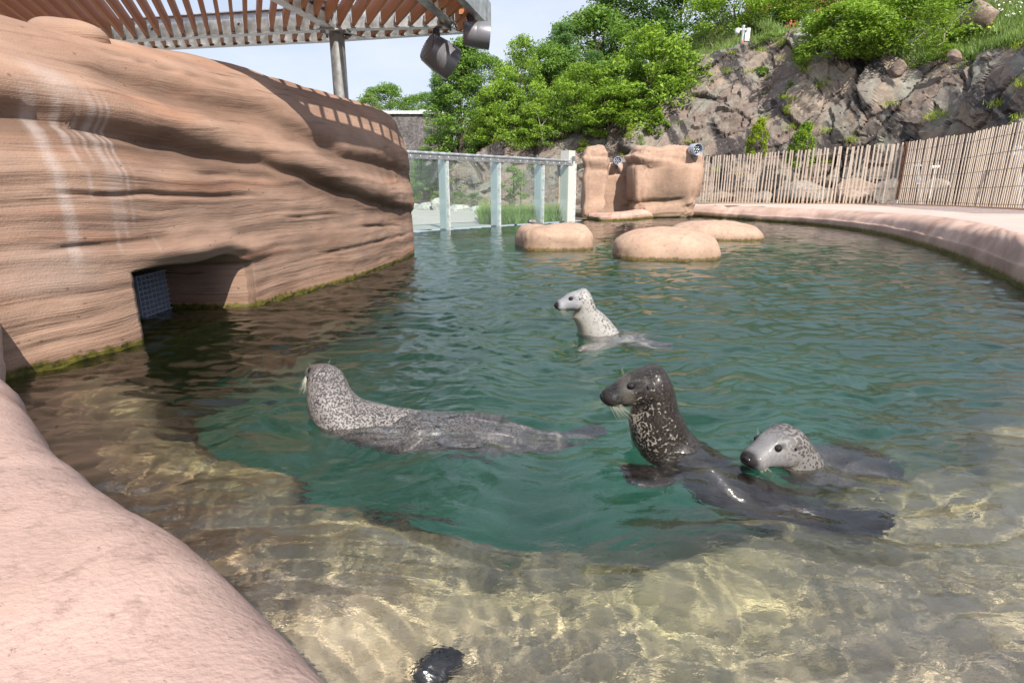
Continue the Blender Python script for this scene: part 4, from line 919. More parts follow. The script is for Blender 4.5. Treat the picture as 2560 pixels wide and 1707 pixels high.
def cliff():
    T = [aty(*p) for p in TP]; Bq = []
    for (u, Y), tp in zip(BP, T):
        r = ray(u, 500); Bq.append(Vector((r.x / r.y * Y, Y, .15)))
    n = 620; Tn = resample([tuple(v) for v in T], n); Bn = resample([tuple(v) for v in Bq], n)
    q = np.concatenate([np.linspace(-.06, 1, 150), 1 + np.linspace(0, 1, 40)[1:] ** 1.5])
    Q = q[None, :, None]; A = Bn[:, None, :]; C = Tn[:, None, :]
    G = A + (C - A) * np.minimum(Q, 1)
    back = np.maximum(Q - 1, 0)
    bd = (Tn - Bn); bd[:, 2] = 0; bd /= np.linalg.norm(bd, axis=1)[:, None] + 1e-9
    G = G + bd[:, None, :] * back * 30 + np.array([0, 0, 1]) * (3.2 * sstep(0, .35, back) + 1.0 * back)
    bulge = np.sin(np.clip(Q, 0, 1) * math.pi); nr = np.stack([-bd[:, 0], -bd[:, 1], bd[:, 0] * 0], 1)[:, None, :]
    G = G + np.array([0, 0, 1]) * bulge * .55 + nr * bulge * .25
    rock = (1 - sstep(1.0, 1.12, Q[..., 0])) * np.ones((n, len(q)))
    # rotated space: beds dip to the lower left
    s = np.concatenate([[0], np.cumsum(np.linalg.norm(np.diff((Tn + Bn) / 2, axis=0), axis=1))])[:, None] * np.ones((1, len(q)))
    h = G[..., 2] * 1.25; al = R(40); a = s * math.cos(al) + h * math.sin(al); b_ = -s * math.sin(al) + h * math.cos(al)
    wv = np.stack([a, b_, s * 0], -1); wv = wv + .35 * np.stack([fbm(wv * .5, 3), fbm(wv * .5 + 9, 3), s * 0], -1)
    d1, d2, i1, o1 = voronoi(wv * np.array([.17, .55, 1]) + np.array([0, 0, .5]) * 1); 
    D = .42 * (i1[..., 0] - .5) + .5 * o1[..., 0] * (i1[..., 1] - .5) * 1.9 + .5 * o1[..., 1] * (i1[..., 2] - .2) * 2.2
    e1, e2, i2, o2 = voronoi(wv * np.array([.75, 1.7, 1]) + 20.5)
    D += .17 * (i2[..., 0] - .5) + .16 * o2[..., 0] * (i2[..., 1] - .5) * 2 + .16 * o2[..., 1] * (i2[..., 2] - .5) * 2
    f1, f2, i3, o3 = voronoi(wv * np.array([2.4, 4.5, 1]) + 60.5)
    m3 = sstep(-.1, .5, fbm(wv * .4 + 3, 2)); D += .035 * (i3[..., 0] - .5) * m3
    ck = 1 - sstep(0, .035, d2 - d1); ck2 = (1 - sstep(0, .045, e2 - e1)) * (i2[..., 2] > .35); ck3 = (1 - sstep(0, .09, f2 - f1)) * m3
    D -= .12 * ck + .06 * ck2 + .025 * ck3
    D += .12 * fbm(G * .6, 4) + .028 * fbm(G * 2.6, 5, .6)
    nn = normals_of(G)
    if (nn[n // 2, 60] * np.array([0, -1, .3])).sum() < 0: nn = -nn
    G = G + nn * (D * (.25 + .75 * rock) * sstep(-.06, .05, Q[..., 0]))[..., None]
    me = mesh_np('cliff', G.reshape(-1, 3), grid_faces(n, len(q)))
    attr(me, 'cell', np.stack([i1[..., 0], i2[..., 1], rock], -1).reshape(-1, 3)); attr(me, 'crack', np.clip(.9 * ck + .7 * ck2 + .5 * ck3, 0, 1).ravel(), 'FLOAT'); attr(me, 'bed', np.stack([a, b_, s], -1).reshape(-1, 3))
    return me, G, q
cm, CG, CQ = cliff()
m, t, b = mat('cliff_rock', (.2, .16, .14), .85, spec=.3); g = geo(t).outputs['Position']; ce = sepz(t, attrn(t, 'cell').outputs['Vector']); bed = attrn(t, 'bed').outputs['Vector']
c = ramp(t, mth(t, 'ADD', mth(t, 'MULTIPLY', ce.outputs[0], .55), mth(t, 'MULTIPLY', ce.outputs[1], .45)), [(.0, (.13, .10, .09)), (.35, (.20, .155, .13)), (.5, (.27, .21, .175)), (.68, (.22, .205, .18)), (.85, (.36, .28, .22)), (1, (.30, .29, .25))])
c = mixc(t, ramp(t, noise(t, mapping(t, bed, (.5, 1.4, 1)), .55, 5, .65), [(.50, (0, 0, 0)), (.62, (.8, .8, .8))]), c, (.27, .275, .235))
c = mixc(t, ramp(t, noise(t, g, 3.2, 7, .7), [(.35, (.55, .55, .55)), (.6, (0, 0, 0))]), c, (.10, .078, .07))
c = mixc(t, ramp(t, noise(t, mapping(t, bed, (1.1, .32, 1), rot=(0, 0, .35)), .55, 5, .6), [(.55, (0, 0, 0)), (.60, (.9, .9, .9))]), c, (.035, .031, .034))
c = mixc(t, ramp(t, noise(t, g, 7, 5, .75), [(.56, (0, 0, 0)), (.7, (.65, .65, .65))]), c, (.46, .41, .36))
c = mixc(t, mth(t, 'MULTIPLY', attrn(t, 'crack').outputs['Fac'], .8), c, (.035, .028, .024))
soil = mixc(t, noise(t, g, 1.2, 5), (.06, .085, .02), (.13, .10, .05))
rk = mth(t, 'ADD', ce.outputs[2], mth(t, 'MULTIPLY', mth(t, 'SUBTRACT', noise(t, g, 1.1, 4), .5), .8))
c = mixc(t, ramp(t, rk, [(.55, (0, 0, 0)), (.7, (1, 1, 1))]), soil, c)
L(t, c, b.inputs['Base Color']); x = bump(t, None, noise(t, g, 5, 8, .72), .7, .05); bump(t, b, noise(t, mapping(t, bed, (2, 7, 1)), 1.5, 6, .6), .5, .05, x)
CL = link('cliff', cm, m, smooth=True); cm.set_sharp_from_angle(angle=R(24)); tag(CL, kind='structure')

# ------------------------------------------------------------------ foliage
def leaf_mat(name, a, c2, tr=.35):
    m, t, b = mat(name, a, .5, spec=.35); g = geo(t); at = attrn(t, 'tone').outputs['Fac']
    c = mixc(t, at, a, c2); c = mixc(t, ramp(t, noise(t, g.outputs['Position'], 1.1, 3), [(.35, (0, 0, 0)), (.7, (.55, .55, .55))]), c, tuple(min(1, x * 1.5 + .01) for x in c2))
    L(t, c, b.inputs['Base Color']); o_ = t.nodes['Material Output']; tl = N(t, 'ShaderNodeBsdfTranslucent'); L(t, mixc(t, .5, c, (.28, .40, .03)), tl.inputs[0])
    mx = N(t, 'ShaderNodeMixShader'); mx.inputs[0].default_value = tr; L(t, b.outputs[0], mx.inputs[1]); L(t, tl.outputs[0], mx.inputs[2]); L(t, mx.outputs[0], o_.inputs['Surface']); return m
LM = {'bright': leaf_mat('bright_leaves', (.09, .19, .018), (.27, .41, .045)), 'dark': leaf_mat('dark_leaves', (.028, .085, .014), (.075, .17, .025), .3),
      'mid': leaf_mat('mid_leaves', (.06, .145, .022), (.18, .31, .05)), 'blue': leaf_mat('poplar_leaves', (.065, .16, .05), (.17, .30, .10)), 'yellow': leaf_mat('yellow_leaves', (.17, .27, .014), (.36, .45, .03)), 'willow': leaf_mat('willow_leaves', (.12, .20, .05), (.23, .34, .09))}
BARK = stone_mat('bark', (.09, .07, .055), (.17, .14, .12), sc=3); BIRCH = stone_mat('pale_bark', (.33, .30, .26), (.5, .47, .42), sc=3)
def leaves_mesh(name, centers, radii, counts, size, rs, droop=.0, aspect=.55, flat=.5):
    P, Nn, T_ = [], [], []
    for c, r, k in zip(centers, radii, counts):
        d = rs.normal(size=(k, 3)); d /= np.linalg.norm(d, axis=1)[:, None]; rad = rs.uniform(.25, 1, k) ** .6
        p = c + d * rad[:, None] * r; P.append(p); nn = d * .6 + rs.normal(size=(k, 3)) * .55 + np.array([0, 0, flat]); Nn.append(nn / np.linalg.norm(nn, axis=1)[:, None]); T_.append(np.clip(rs.normal(.35, .3, k) + .25 * (d[:, 2]), 0, 1))
    P = np.concatenate(P); Nn = np.concatenate(Nn); T_ = np.concatenate(T_); k = len(P)
    x = np.cross(Nn, rs.normal(size=(k, 3))); x[:, 2] -= droop; x -= (x * Nn).sum(1)[:, None] * Nn; x /= np.linalg.norm(x, axis=1)[:, None] + 1e-9; y = np.cross(Nn, x)
    s = size * rs.uniform(.6, 1.35, k)[:, None]
    V = np.stack([P - x * s * .5, P + y * s * .5 * aspect + Nn * s * .06, P + x * s * .55 - Nn * s * .1, P - y * s * .5 * aspect + Nn * s * .06], 1).reshape(-1, 3)
    Fq = np.arange(4 * k).reshape(-1, 4); me = mesh_np(name, V, Fq)
    if len(me.vertices) == 4 * k: attr(me, 'tone', np.repeat(T_, 4), 'FLOAT')
    return me
def limb_mesh(name, paths, seg=7):
    V = []; Fs = []
    for (pts, r0, r1) in paths:
        n = len(pts); base = len(V)
        for i, p in enumerate(pts):
            p = np.array(p); tdir = np.array(pts[min(i + 1, n - 1)]) - np.array(pts[max(i - 1, 0)]); tdir = tdir / (np.linalg.norm(tdir) + 1e-9)
            a = np.cross(tdir, [.3, .9, .1]); a /= np.linalg.norm(a); b2 = np.cross(tdir, a); r = r0 + (r1 - r0) * i / (n - 1)
            for k in range(seg): q = 2 * math.pi * k / seg; V.append(p + r * (a * math.cos(q) + b2 * math.sin(q)))
        for i in range(n - 1):
            for k in range(seg): Fs.append((base + i * seg + k, base + i * seg + (k + 1) % seg, base + (i + 1) * seg + (k + 1) % seg, base + (i + 1) * seg + k))
    me = mesh_np(name, V, Fs); me.polygons.foreach_set('use_smooth', np.ones(len(me.polygons), bool)); return me
def crown_proto(seed, h, w, kind, dens=1.0, leaf=.13, base=.22, shape='round', droop=0.0, stems=1):
    """unit tree: trunk from z=0 (reaching below it), limbs to clump centres, leaf clumps"""
    rs = np.random.RandomState(seed); cen = []; rad = []; cnt = []; limbs = []
    lean = rs.normal(size=2) * .04 * h; stem_tops = []
    for s_ in range(stems):
        off = rs.normal(size=2) * (.22 * w if stems > 1 else 0); tp = np.array([lean[0] + off[0] * 1.3, lean[1] + off[1] * 1.3, h * .86]); b0 = np.array([off[0] * .15, off[1] * .15, -.8])
        pts = [b0 + (tp - b0) * q + np.array([*(rs.normal(size=2) * .03 * w), 0]) * math.sin(q * 3) for q in np.linspace(0, 1, 8)]
        limbs.append((pts, .018 * h + .02 if stems == 1 else .011 * h + .015, .008)); stem_tops.append(pts)
    n = int(46 * dens)
    for i in range(n):
        q = rs.uniform(0, 1) ** .85; z = h * (base + (1 - base) * q)
        if shape == 'round': prof = math.sin(math.pi * min(1, (.12 + .88 * q)) ** .9) ** .6
        elif shape == 'spire': prof = (1 - q) ** .75 * .95 + .08
        else: prof = (math.sin(math.pi * (.15 + .8 * q))) ** .5
        a = rs.uniform(0, 2 * math.pi); rr = w * .5 * prof * rs.uniform(.35, 1.08); c = np.array([lean[0] * q + rr * math.cos(a), lean[1] * q + rr * math.sin(a), z])
        r = np.array([1, 1, .62 if w > 1.5 else 1.5]) * w * rs.uniform(.09, .17); cen.append(c); rad.append(r); cnt.append(int(rs.uniform(70, 150) * (dens ** .2)))
        st = stem_tops[i % stems]; j = max(1, min(6, int(q * 6))); p0 = st[j]; 
        if i % 2 == 0: limbs.append(([p0, (p0 + c) / 2 + np.array([0, 0, -.03 * h]), c], .006 * h * .7, .004))
    me = leaves_mesh('crown', cen, rad, cnt, leaf, rs, droop); me.materials.append(LM[kind]); lm = limb_mesh('trunk', limbs); return me, lm
PROTO = {}
def proto(key, *a, **k):
    PROTO[key] = crown_proto(*a, **k)
proto('oak', 1, 7, 6.5, 'mid', 1.9, .20); proto('oak2', 2, 7, 6, 'dark', 1.9, .19); proto('bright', 3, 5, 4.6, 'bright', 1.8, .17, base=.05, droop=.3, stems=3)
proto('poplar', 4, 7.5, 3.6, 'blue', 2.8, .115, base=.02, shape='spire'); proto('locust', 5, 6, 4.6, 'bright', 1.6, .15, base=.1); proto('shrub', 6, 2.0, 2.2, 'mid', .9, .085, base=.05, stems=3)
proto('yshrub', 7, 2.0, 2.0, 'yellow', .9, .085, base=.0, stems=3); proto('willow', 8, 4.0, 2.6, 'willow', 1.3, .10, base=.08, stems=3); proto('birch', 9, 4.2, 5.4, 'bright', 2.1, .17, base=.08, stems=5); proto('pop2', 10, 6.0, 3.4, 'mid', 3.0, .12, base=.02, shape='spire')
proto('sapling', 11, 2.2, 1.0, 'willow', 1.1, .085, base=.05, stems=3); proto('fir', 12, 2.6, 1.3, 'yellow', .8, .09, base=0, shape='spire'); proto('young', 13, 2.5, 1.7, 'willow', .5, .09, base=.38)
TREE_KIND = {}
EXTRA = [('bright', 1530, 300, 150, 170, 35, 'leafy green bush between the slope trees and the sumac'), ('bright', 1345, 375, 250, 130, 34.6, 'rounded green bush low on the slope beside the willow'), ('oak', 1215, 300, 130, 130, 39, 'green tree behind the yellow-green bushes right of the poplar'), ('poplar', 1400, 300, 60, 130, 41, 'grey-green poplar rising behind the slope trees')]
def tree(key, u, vb, vt, wpx, Y, label, name='tree', cat='tree', group=None, birch=False, flip=0.0, kind=None):
    """base seen at column u, row vb; top at row vt; crown wpx wide"""
    p = aty(u, vb, Y); q = aty(u, vt, Y); me, lm = PROTO[key]
    root = empty(name, p, random.uniform(0, 6.28) if not flip else flip, label, cat, group)
    zs = [v.co.z for v in me.vertices] if key not in TREE_KIND else None
    if zs is not None: TREE_KIND[key] = (np.percentile(zs, 99.5), (max(v.co.x for v in me.vertices) - min(v.co.x for v in me.vertices)) * .92)
    hh, ww = TREE_KIND[key]; sz = (q.z - p.z) / hh; sx = wpx * Y / F / ww
    root.scale = (sx, sx, sz)
    c = bpy.data.objects.new('crown', me); COL.objects.link(c); c.parent = root
    if kind: c.material_slots[0].link = 'OBJECT'; c.material_slots[0].material = LM[kind]
    tr_ = bpy.data.objects.new('trunk', lm); COL.objects.link(tr_); tr_.parent = root
    if not lm.materials: lm.materials.append(BARK)
    if birch: tr_.material_slots[0].link = 'OBJECT'; tr_.material_slots[0].material = BIRCH
    return root
GT = 'trees on the hill above the rock'
for a in [
    # far trees left of the poplar
    ('oak', 975, 345, 208, 150, 62, 'round-topped green tree on the skyline, left of the shingled roof'), ('oak', 1060, 330, 232, 150, 66, 'low green skyline tree between the shingled roof and the poplar'), ('willow', 925, 340, 236, 100, 50, 'pale feathery tree rising just beyond the end of the carved wall'),
    ('pop2', 1150, 395, 96, 170, 36.5, 'tall poplar with a pointed airy top below the hanging floodlights'), ('poplar', 1105, 380, 170, 100, 37.5, 'slimmer grey-green poplar left of the tallest one'), ('locust', 1215, 385, 225, 130, 36, 'yellow-green bushy tree at the right foot of the tall poplar'),
    ('locust', 1300, 355, 92, 150, 37, 'ragged yellow-green tree with gaps, right of the tall poplar'), ('bright', 1265, 370, 200, 130, 35.5, 'bright bushy tree in front of the ragged yellow-green one'), ('willow', 1385, 395, 262, 120, 34.5, 'small loose willow with a pale thin stem on the rock slope'),
    ('oak', 1375, 330, 105, 200, 40, 'leafy mid-green tree on the slope left of the high dark trees'), ('oak', 1460, 280, 20, 260, 44, 'tall leafy tree whose left edge meets the open sky'), ('oak2', 1560, 240, -40, 260, 47, 'tall dark tree behind the bright sumac, left one of the dark pair'),
    ('oak2', 1690, 190, -70, 260, 45, 'very dark tall tree behind the camera pole, right one of the dark pair'), ('poplar', 1475, 305, 130, 110, 38, 'narrow grey-green tree before the high leafy trees'), ('locust', 1440, 345, 160, 190, 34.5, 'fresh green bush spilling down the slope left of the sumac'),
    ('bright', 1625, 325, 62, 240, 33.5, 'large bright green drooping sumac leaning over the rock slope'), ('bright', 1540, 345, 215, 190, 33, 'low drooping green foliage at the left foot of the sumac'), ('locust', 1830, 150, -70, 230, 39, 'light yellow-green tree behind the pole with the white cameras'),
    ('bright', 1690, 275, 150, 110, 34, 'small green bush at the right foot of the sumac'), ('locust', 1950, 105, -60, 220, 38, 'light green tree above the heather, right of the camera pole'), ('oak', 2080, 90, -90, 300, 38, 'leafy tree at the top frame edge behind the broad shrub'),
    ('birch', 2110, 165, 2, 240, 28, 'broad shrub with large bright leaves on the rock, left one of two'), ('birch', 2250, 155, -25, 270, 27, 'broad many-stemmed shrub with pale stems on the rock, right one of two'), ('oak', 2330, 60, -100, 300, 36, 'dark tree at the top frame edge above the grey knoll'),
    ('oak2', 2500, 30, -120, 300, 34, 'dark tree cut off by the top frame edge above the daisies'), ('oak2', 1400, 330, 150, 180, 46, 'dark tree filling the gap behind the slope trees'), ('shrub', 1720, 178, 128, 90, 35, 'small dark green bush where the rock meets the trees')] + EXTRA:
    tree(*a, group=GT, birch=a[1] in (1385, 2250))
GP = 'small plants growing on the rock face'
for a in [
    ('fir', 1722, 292, 190, 62, 33.2, 'yellow-green small fir growing on the rock ledge', None), ('sapling', 1905, 268, 168, 66, 31.0, 'pale thin-leaved sapling on the upper rock face', None), ('sapling', 1886, 400, 296, 50, 26.4, 'bright sapling at the foot of the rock above the fence', 'yellow'),
    ('sapling', 1992, 430, 306, 62, 25.6, 'taller sapling behind the pickets, right of the bright one', 'bright'), ('sapling', 1640, 345, 268, 52, 31.5, 'loose green plant on the rock below the sumac', 'bright'), ('shrub', 1480, 345, 270, 90, 33.6, 'low weedy shrub on the brown slope', 'willow'),
    ('yshrub', 1575, 350, 310, 26, 31, 'tiny yellow-green plant on the slope above the pillar', None), ('shrub', 1600, 372, 336, 24, 29.5, 'small pale mullein beside the big rockwork block', 'willow'), ('shrub', 1270, 375, 330, 46, 35, 'low bush on the slope above the glass rail', 'willow'),
    ('yshrub', 1460, 385, 350, 40, 33, 'low yellowish weeds above the end post', None), ('shrub', 1975, 232, 205, 26, 29, 'small green tuft in a crack of the rock', 'bright'), ('yshrub', 2028, 262, 226, 22, 28, 'slim yellow-green tuft on the rock face', None), ('shrub', 1968, 285, 262, 22, 28, 'small tuft low on the rock face', 'yellow'),
    ('shrub', 2225, 190, 160, 30, 26.5, 'small green tuft below the two broad shrubs', 'bright'), ('yshrub', 2270, 175, 150, 40, 26, 'green ground plants beside the brown boulder on the ledge', 'bright'), ('yshrub', 2305, 175, 152, 36, 25.8, 'green ground plants right of the ledge boulder', 'bright'),
    ('shrub', 2350, 150, 110, 70, 25, 'leafy weeds at the edge of the flowering bank', 'bright'), ('shrub', 2540, 245, 222, 26, 20, 'small green tuft near the frame edge on the rock', 'mid'), ('shrub', 1930, 130, 88, 110, 32, 'brownish heather on the crest beside the pole', 'willow')]:
    tree(a[0], a[1], a[2], a[3], a[4], a[5], a[6], 'plant', 'plant', GP, kind=a[7])
GS = 'shrubs beyond the glass'
for a in [('shrub', 1100, 512, 478, 50, 27.8, 'low green bush behind the first boulders beyond the glass', 'willow'), ('shrub', 1145, 514, 478, 44, 27, 'low green bush just right of the first white fin', 'mid'), ('shrub', 1186, 516, 482, 42, 26.6, 'dark reddish-green bush behind the boulders', 'dark'), ('shrub', 1214, 520, 496, 30, 26.3, 'small bush left of the second fin', 'willow'),
          ('pop2', 1055, 500, 375, 80, 38, 'bright green shrubbery seen through the first glass pane', 'mid'), ('poplar', 1095, 470, 385, 60, 39, 'pale green shrub seen at the top of the first pane', None)]:
    tree(a[0], a[1], a[2], a[3], a[4], a[5], a[6], 'shrub', 'shrub', GS, kind=a[7])
tree('young', 1288, 552, 415, 80, 21.5, 'young thin-stemmed tree between two black stakes behind the glass', 'young_tree', 'tree')

# grass and flowers
def blades(name, pts, h, m, rs, wd=.012, lean=.4):
    P = np.array(pts); k = len(P); d = rs.normal(size=(k, 3)) * lean; d[:, 2] = 1; d /= np.linalg.norm(d, axis=1)[:, None]; s = rs.normal(size=(k, 3)); s[:, 2] = 0; s /= np.linalg.norm(s, axis=1)[:, None]; hh = h * rs.uniform(.5, 1.2, k)[:, None]
    V = np.stack([P - s * wd, P + s * wd, P + d * hh + s * wd * .2, P + d * hh - s * wd * .2 + [0, 0, -.01]], 1).reshape(-1, 3); me = mesh_np(name, V, np.arange(4 * k).reshape(-1, 4)); attr(me, 'tone', np.repeat(np.clip(rs.normal(.4, .3, k), 0, 1), 4), 'FLOAT'); me.materials.append(m); return link(name, me)
rs = np.random.RandomState(4)
def px_region(u0, u1, v0, v1, n, z): return [tuple(onz(rs.uniform(u0, u1), rs.uniform(v0, v1), z)) for _ in range(n)]
gpts = [p for p in px_region(1200, 1424, 534, 562, 9000, .03) if (Vector(p) - gp(0)).dot(-gn) > .12 and not (p[0] < -1.2 and p[1] < 16)]
tag(blades('grass', gpts, .42, LM['willow'], rs), kind='stuff')
def on_cliff(q0, q1, s0, s1, n):
    i = rs.uniform(s0 * 619, s1 * 619, n).astype(int); j = np.searchsorted(CQ, rs.uniform(q0, q1, n)).clip(0, len(CQ) - 1); return CG[i, j] + rs.normal(size=(n, 3)) * np.array([.12, .12, .0])
tag(blades('hill_grass', np.concatenate([on_cliff(1.0, 1.25, .05, .98, 26000), on_cliff(.93, 1.2, .80, .99, 12000)]), .35, LM['willow'], rs, .018), kind='stuff')
tufts = []
for k in range(90):
    c = on_cliff(.1, .97, .12, .95, 1)[0]
    tufts.append(c + rs.normal(size=(70, 3)) * np.array([.16, .12, .06]))
tag(blades('rock_grass', np.concatenate(tufts), .22, LM['yellow'], rs, .012, .7), kind='stuff')
DAISY = mat('daisy_white', (.8, .8, .76), .6)[0]; YEL = mat('flower_yellow', (.75, .55, .03), .6)[0]
def flowers(name, P, m, r):
    k = len(P); nn = rs.normal(size=(k, 3)) * .4 + np.array([0, -.6, .8]); nn /= np.linalg.norm(nn, axis=1)[:, None]; x = np.cross(nn, [1, .1, 0]); x /= np.linalg.norm(x, axis=1)[:, None]; y = np.cross(nn, x); V = []
    for q in range(6): V.append(P + r * (x * math.cos(q * math.pi / 3) + y * math.sin(q * math.pi / 3)))
    V = np.stack(V, 1).reshape(-1, 3); me = bpy.data.meshes.new(name); me.from_pydata(V.tolist(), [], np.arange(6 * k).reshape(-1, 6).tolist()); return tag(link(name, me, m), kind='stuff')
def px_on_hill(u0, u1, v0, v1, n):
    out_ = []; flat = CG.reshape(-1, 3)
    a = flat[:, 0]; Yv = flat[:, 1]; Zv = flat[:, 2] - EYE; fw = Yv * cP - Zv * sP; up = Yv * sP + Zv * cP; U = CX + F * a / fw; Vv = CY - F * up / fw
    idx = np.where((U > u0) & (U < u1) & (Vv > v0) & (Vv < v1))[0]
    if len(idx) == 0: return np.zeros((0, 3))
    return flat[rs.choice(idx, n)] + rs.normal(size=(n, 3)) * np.array([.12, .12, .03]) + np.array([0, 0, .28])
for (nm, bx, n, m_, r) in (('daisies', (2480, 2560, 10, 60, 130), 130, DAISY, .035), ('daisies', (2370, 2440, 50, 100), 70, DAISY, .035), ('daisies', (2110, 2150, 130, 155), 16, DAISY, .04), ('yellow_flowers', (2440, 2490, 40, 90), 60, YEL, .04)):
    P = px_on_hill(bx[0], bx[1], bx[2], bx[3], n)
    if len(P): flowers(nm, P, m_, r)
# knoll and loose rocks on the bank
for i, (u0, u1, v0, v1, Y, mm, lb) in enumerate([(2385, 2490, 8, 78, 27, STONEB, 'large dark purple-brown rock knoll above the flowering bank'), (2225, 2268, 150, 185, 26, STONEB, 'squat grey-brown boulder sitting on the ledge above the face'), (2368, 2404, 126, 156, 24, STONEB, 'small round dark boulder at the edge of the bank'), (1985, 2030, 82, 110, 30.5, STONE, 'pale lichen-covered boulder on the crest beside the heather')]):
    px_chunk(u0, u1, v0, v1, Y, mm, 60 + i, lb, 'loose boulders on top of the rock')
# camera pole
p = aty(1853, 128, 33); cp = empty('camera_pole', p, label='steel pole with two white dome cameras and a white box on the crest', cat='camera pole')
k = 33 / F; mb = MB(); mb.tube((0, 0, -.3), (0, 0, 52 * k), .09, seg=14); mb.build('pole', STEEL, cp, True)
mb = MB(); mb.box((8 * k, -.1, 27 * k), (11 * k, .2, 17 * k), bevel=.02); mb.build('box', WHITE, cp)
mb = MB(); mb.beam((-14 * k, 0, 44 * k), (12 * k, 0, 44 * k), .08, .09); mb.build('cross_arm', WHITE, cp)
for s in (-13, 11):
    mb = MB(); mb.tube((s * k, 0, 38 * k), (s * k, 0, 46 * k), .13, seg=16); mb.ball((s * k, 0, 38 * k), .12, seg=14); mb.build('dome_camera', WHITE, cp, True)
mb = MB(); mb.box((0, -.1, 17 * k), (.1, .02, .18)); mb.build('orange_tag', mat('orange_tag', (.75, .18, .05), .6)[0], cp)
# shingled building beyond the wall
SH_ = stone_mat('weathered_shingle', (.14, .13, .135), (.27, .25, .25), sc=.6)
Yb = 52; a = aty(985, 378, Yb); b_ = aty(1078, 286, Yb); bl_ = empty('shingled_building', ((a.x + b_.x) / 2, Yb, a.z - 2), label='building clad in weathered grey shingles with a white roof edge beyond the carved wall', cat='building')
W_ = b_.x - a.x + 2.5; H_ = b_.z - a.z + 2
mb = MB(); mb.box((0, 3, H_ / 2), (W_, 6, H_)); mb.build('wall', mat('dark_backing', (.06, .06, .06), .9)[0], bl_)
mb = MB(); mb.box((0, 2.9, H_ + .12), (W_ + .4, 6.4, .24)); mb.build('roof_edge', WHITE, bl_)
mb = MB(); mb.box((1.0, 4, H_ + .45), (1.6, 2.5, .5), bevel=.1); mb.build('roof_vent', WHITE, bl_)
rs2 = random.Random(2); sm = []
for w2 in (.32, .45, .6):
    me_ = MB().box((0, 0, 0), (w2, .05, .17), Matrix.Rotation(R(8), 3, 'X')).mesh('shingle'); me_.materials.append(SH_); sm.append((w2, me_))
cnt_ = 0; mbx = MB(); z = H_ - .1
while z > .2:
    x = -W_ / 2
    while x < W_ / 2 - .3:
        w2, me_ = rs2.choice(sm)
        if cnt_ < 290 and z > H_ - 3.6:
            o = bpy.data.objects.new('shingle', me_); COL.objects.link(o); o.parent = bl_; o.location = (x + w2 / 2, -.035 - rs2.uniform(0, .03), z + rs2.uniform(-.02, .02)); cnt_ += 1
        else: mbx.box((x + w2 / 2, -.035 - rs2.uniform(0, .03), z), (w2 * .96, .05, .17), Matrix.Rotation(R(8), 3, 'X'))
        x += w2 + .015
    z -= .155
tag(mbx.build('lower_shingles', SH_, bl_), kind='stuff')
# brick building glimpsed through the trees
Yb = 50; a = aty(1900, 110, Yb); b_ = aty(2330, -60, Yb); bb = empty('brick_building', ((a.x + b_.x) / 2, Yb, a.z - 3), label='orange brick building glimpsed through the trees above the rock', cat='building')
W_ = b_.x - a.x; H_ = b_.z - a.z + 3; mb = MB(); mb.box((0, 2, H_ / 2), (W_, 4, H_)); mb.build('wall', stone_mat('orange_brick', (.42, .15, .07), (.50, .20, .10)), bb)
PGL = mat('window_glass', (.25, .30, .36), .1, .3)[0]
for k in range(6):
    mb = MB(); mb.box((-W_ / 2 + 1 + k * 2.5, -.03, H_ - 3.2), (1.1, .08, 2.0)); f = mb.build('window', WHITE, bb); mb = MB(); mb.box((-W_ / 2 + 1 + k * 2.5, -.08, H_ - 3.2), (.9, .03, 1.8)); o = mb.build('pane', PGL, f)
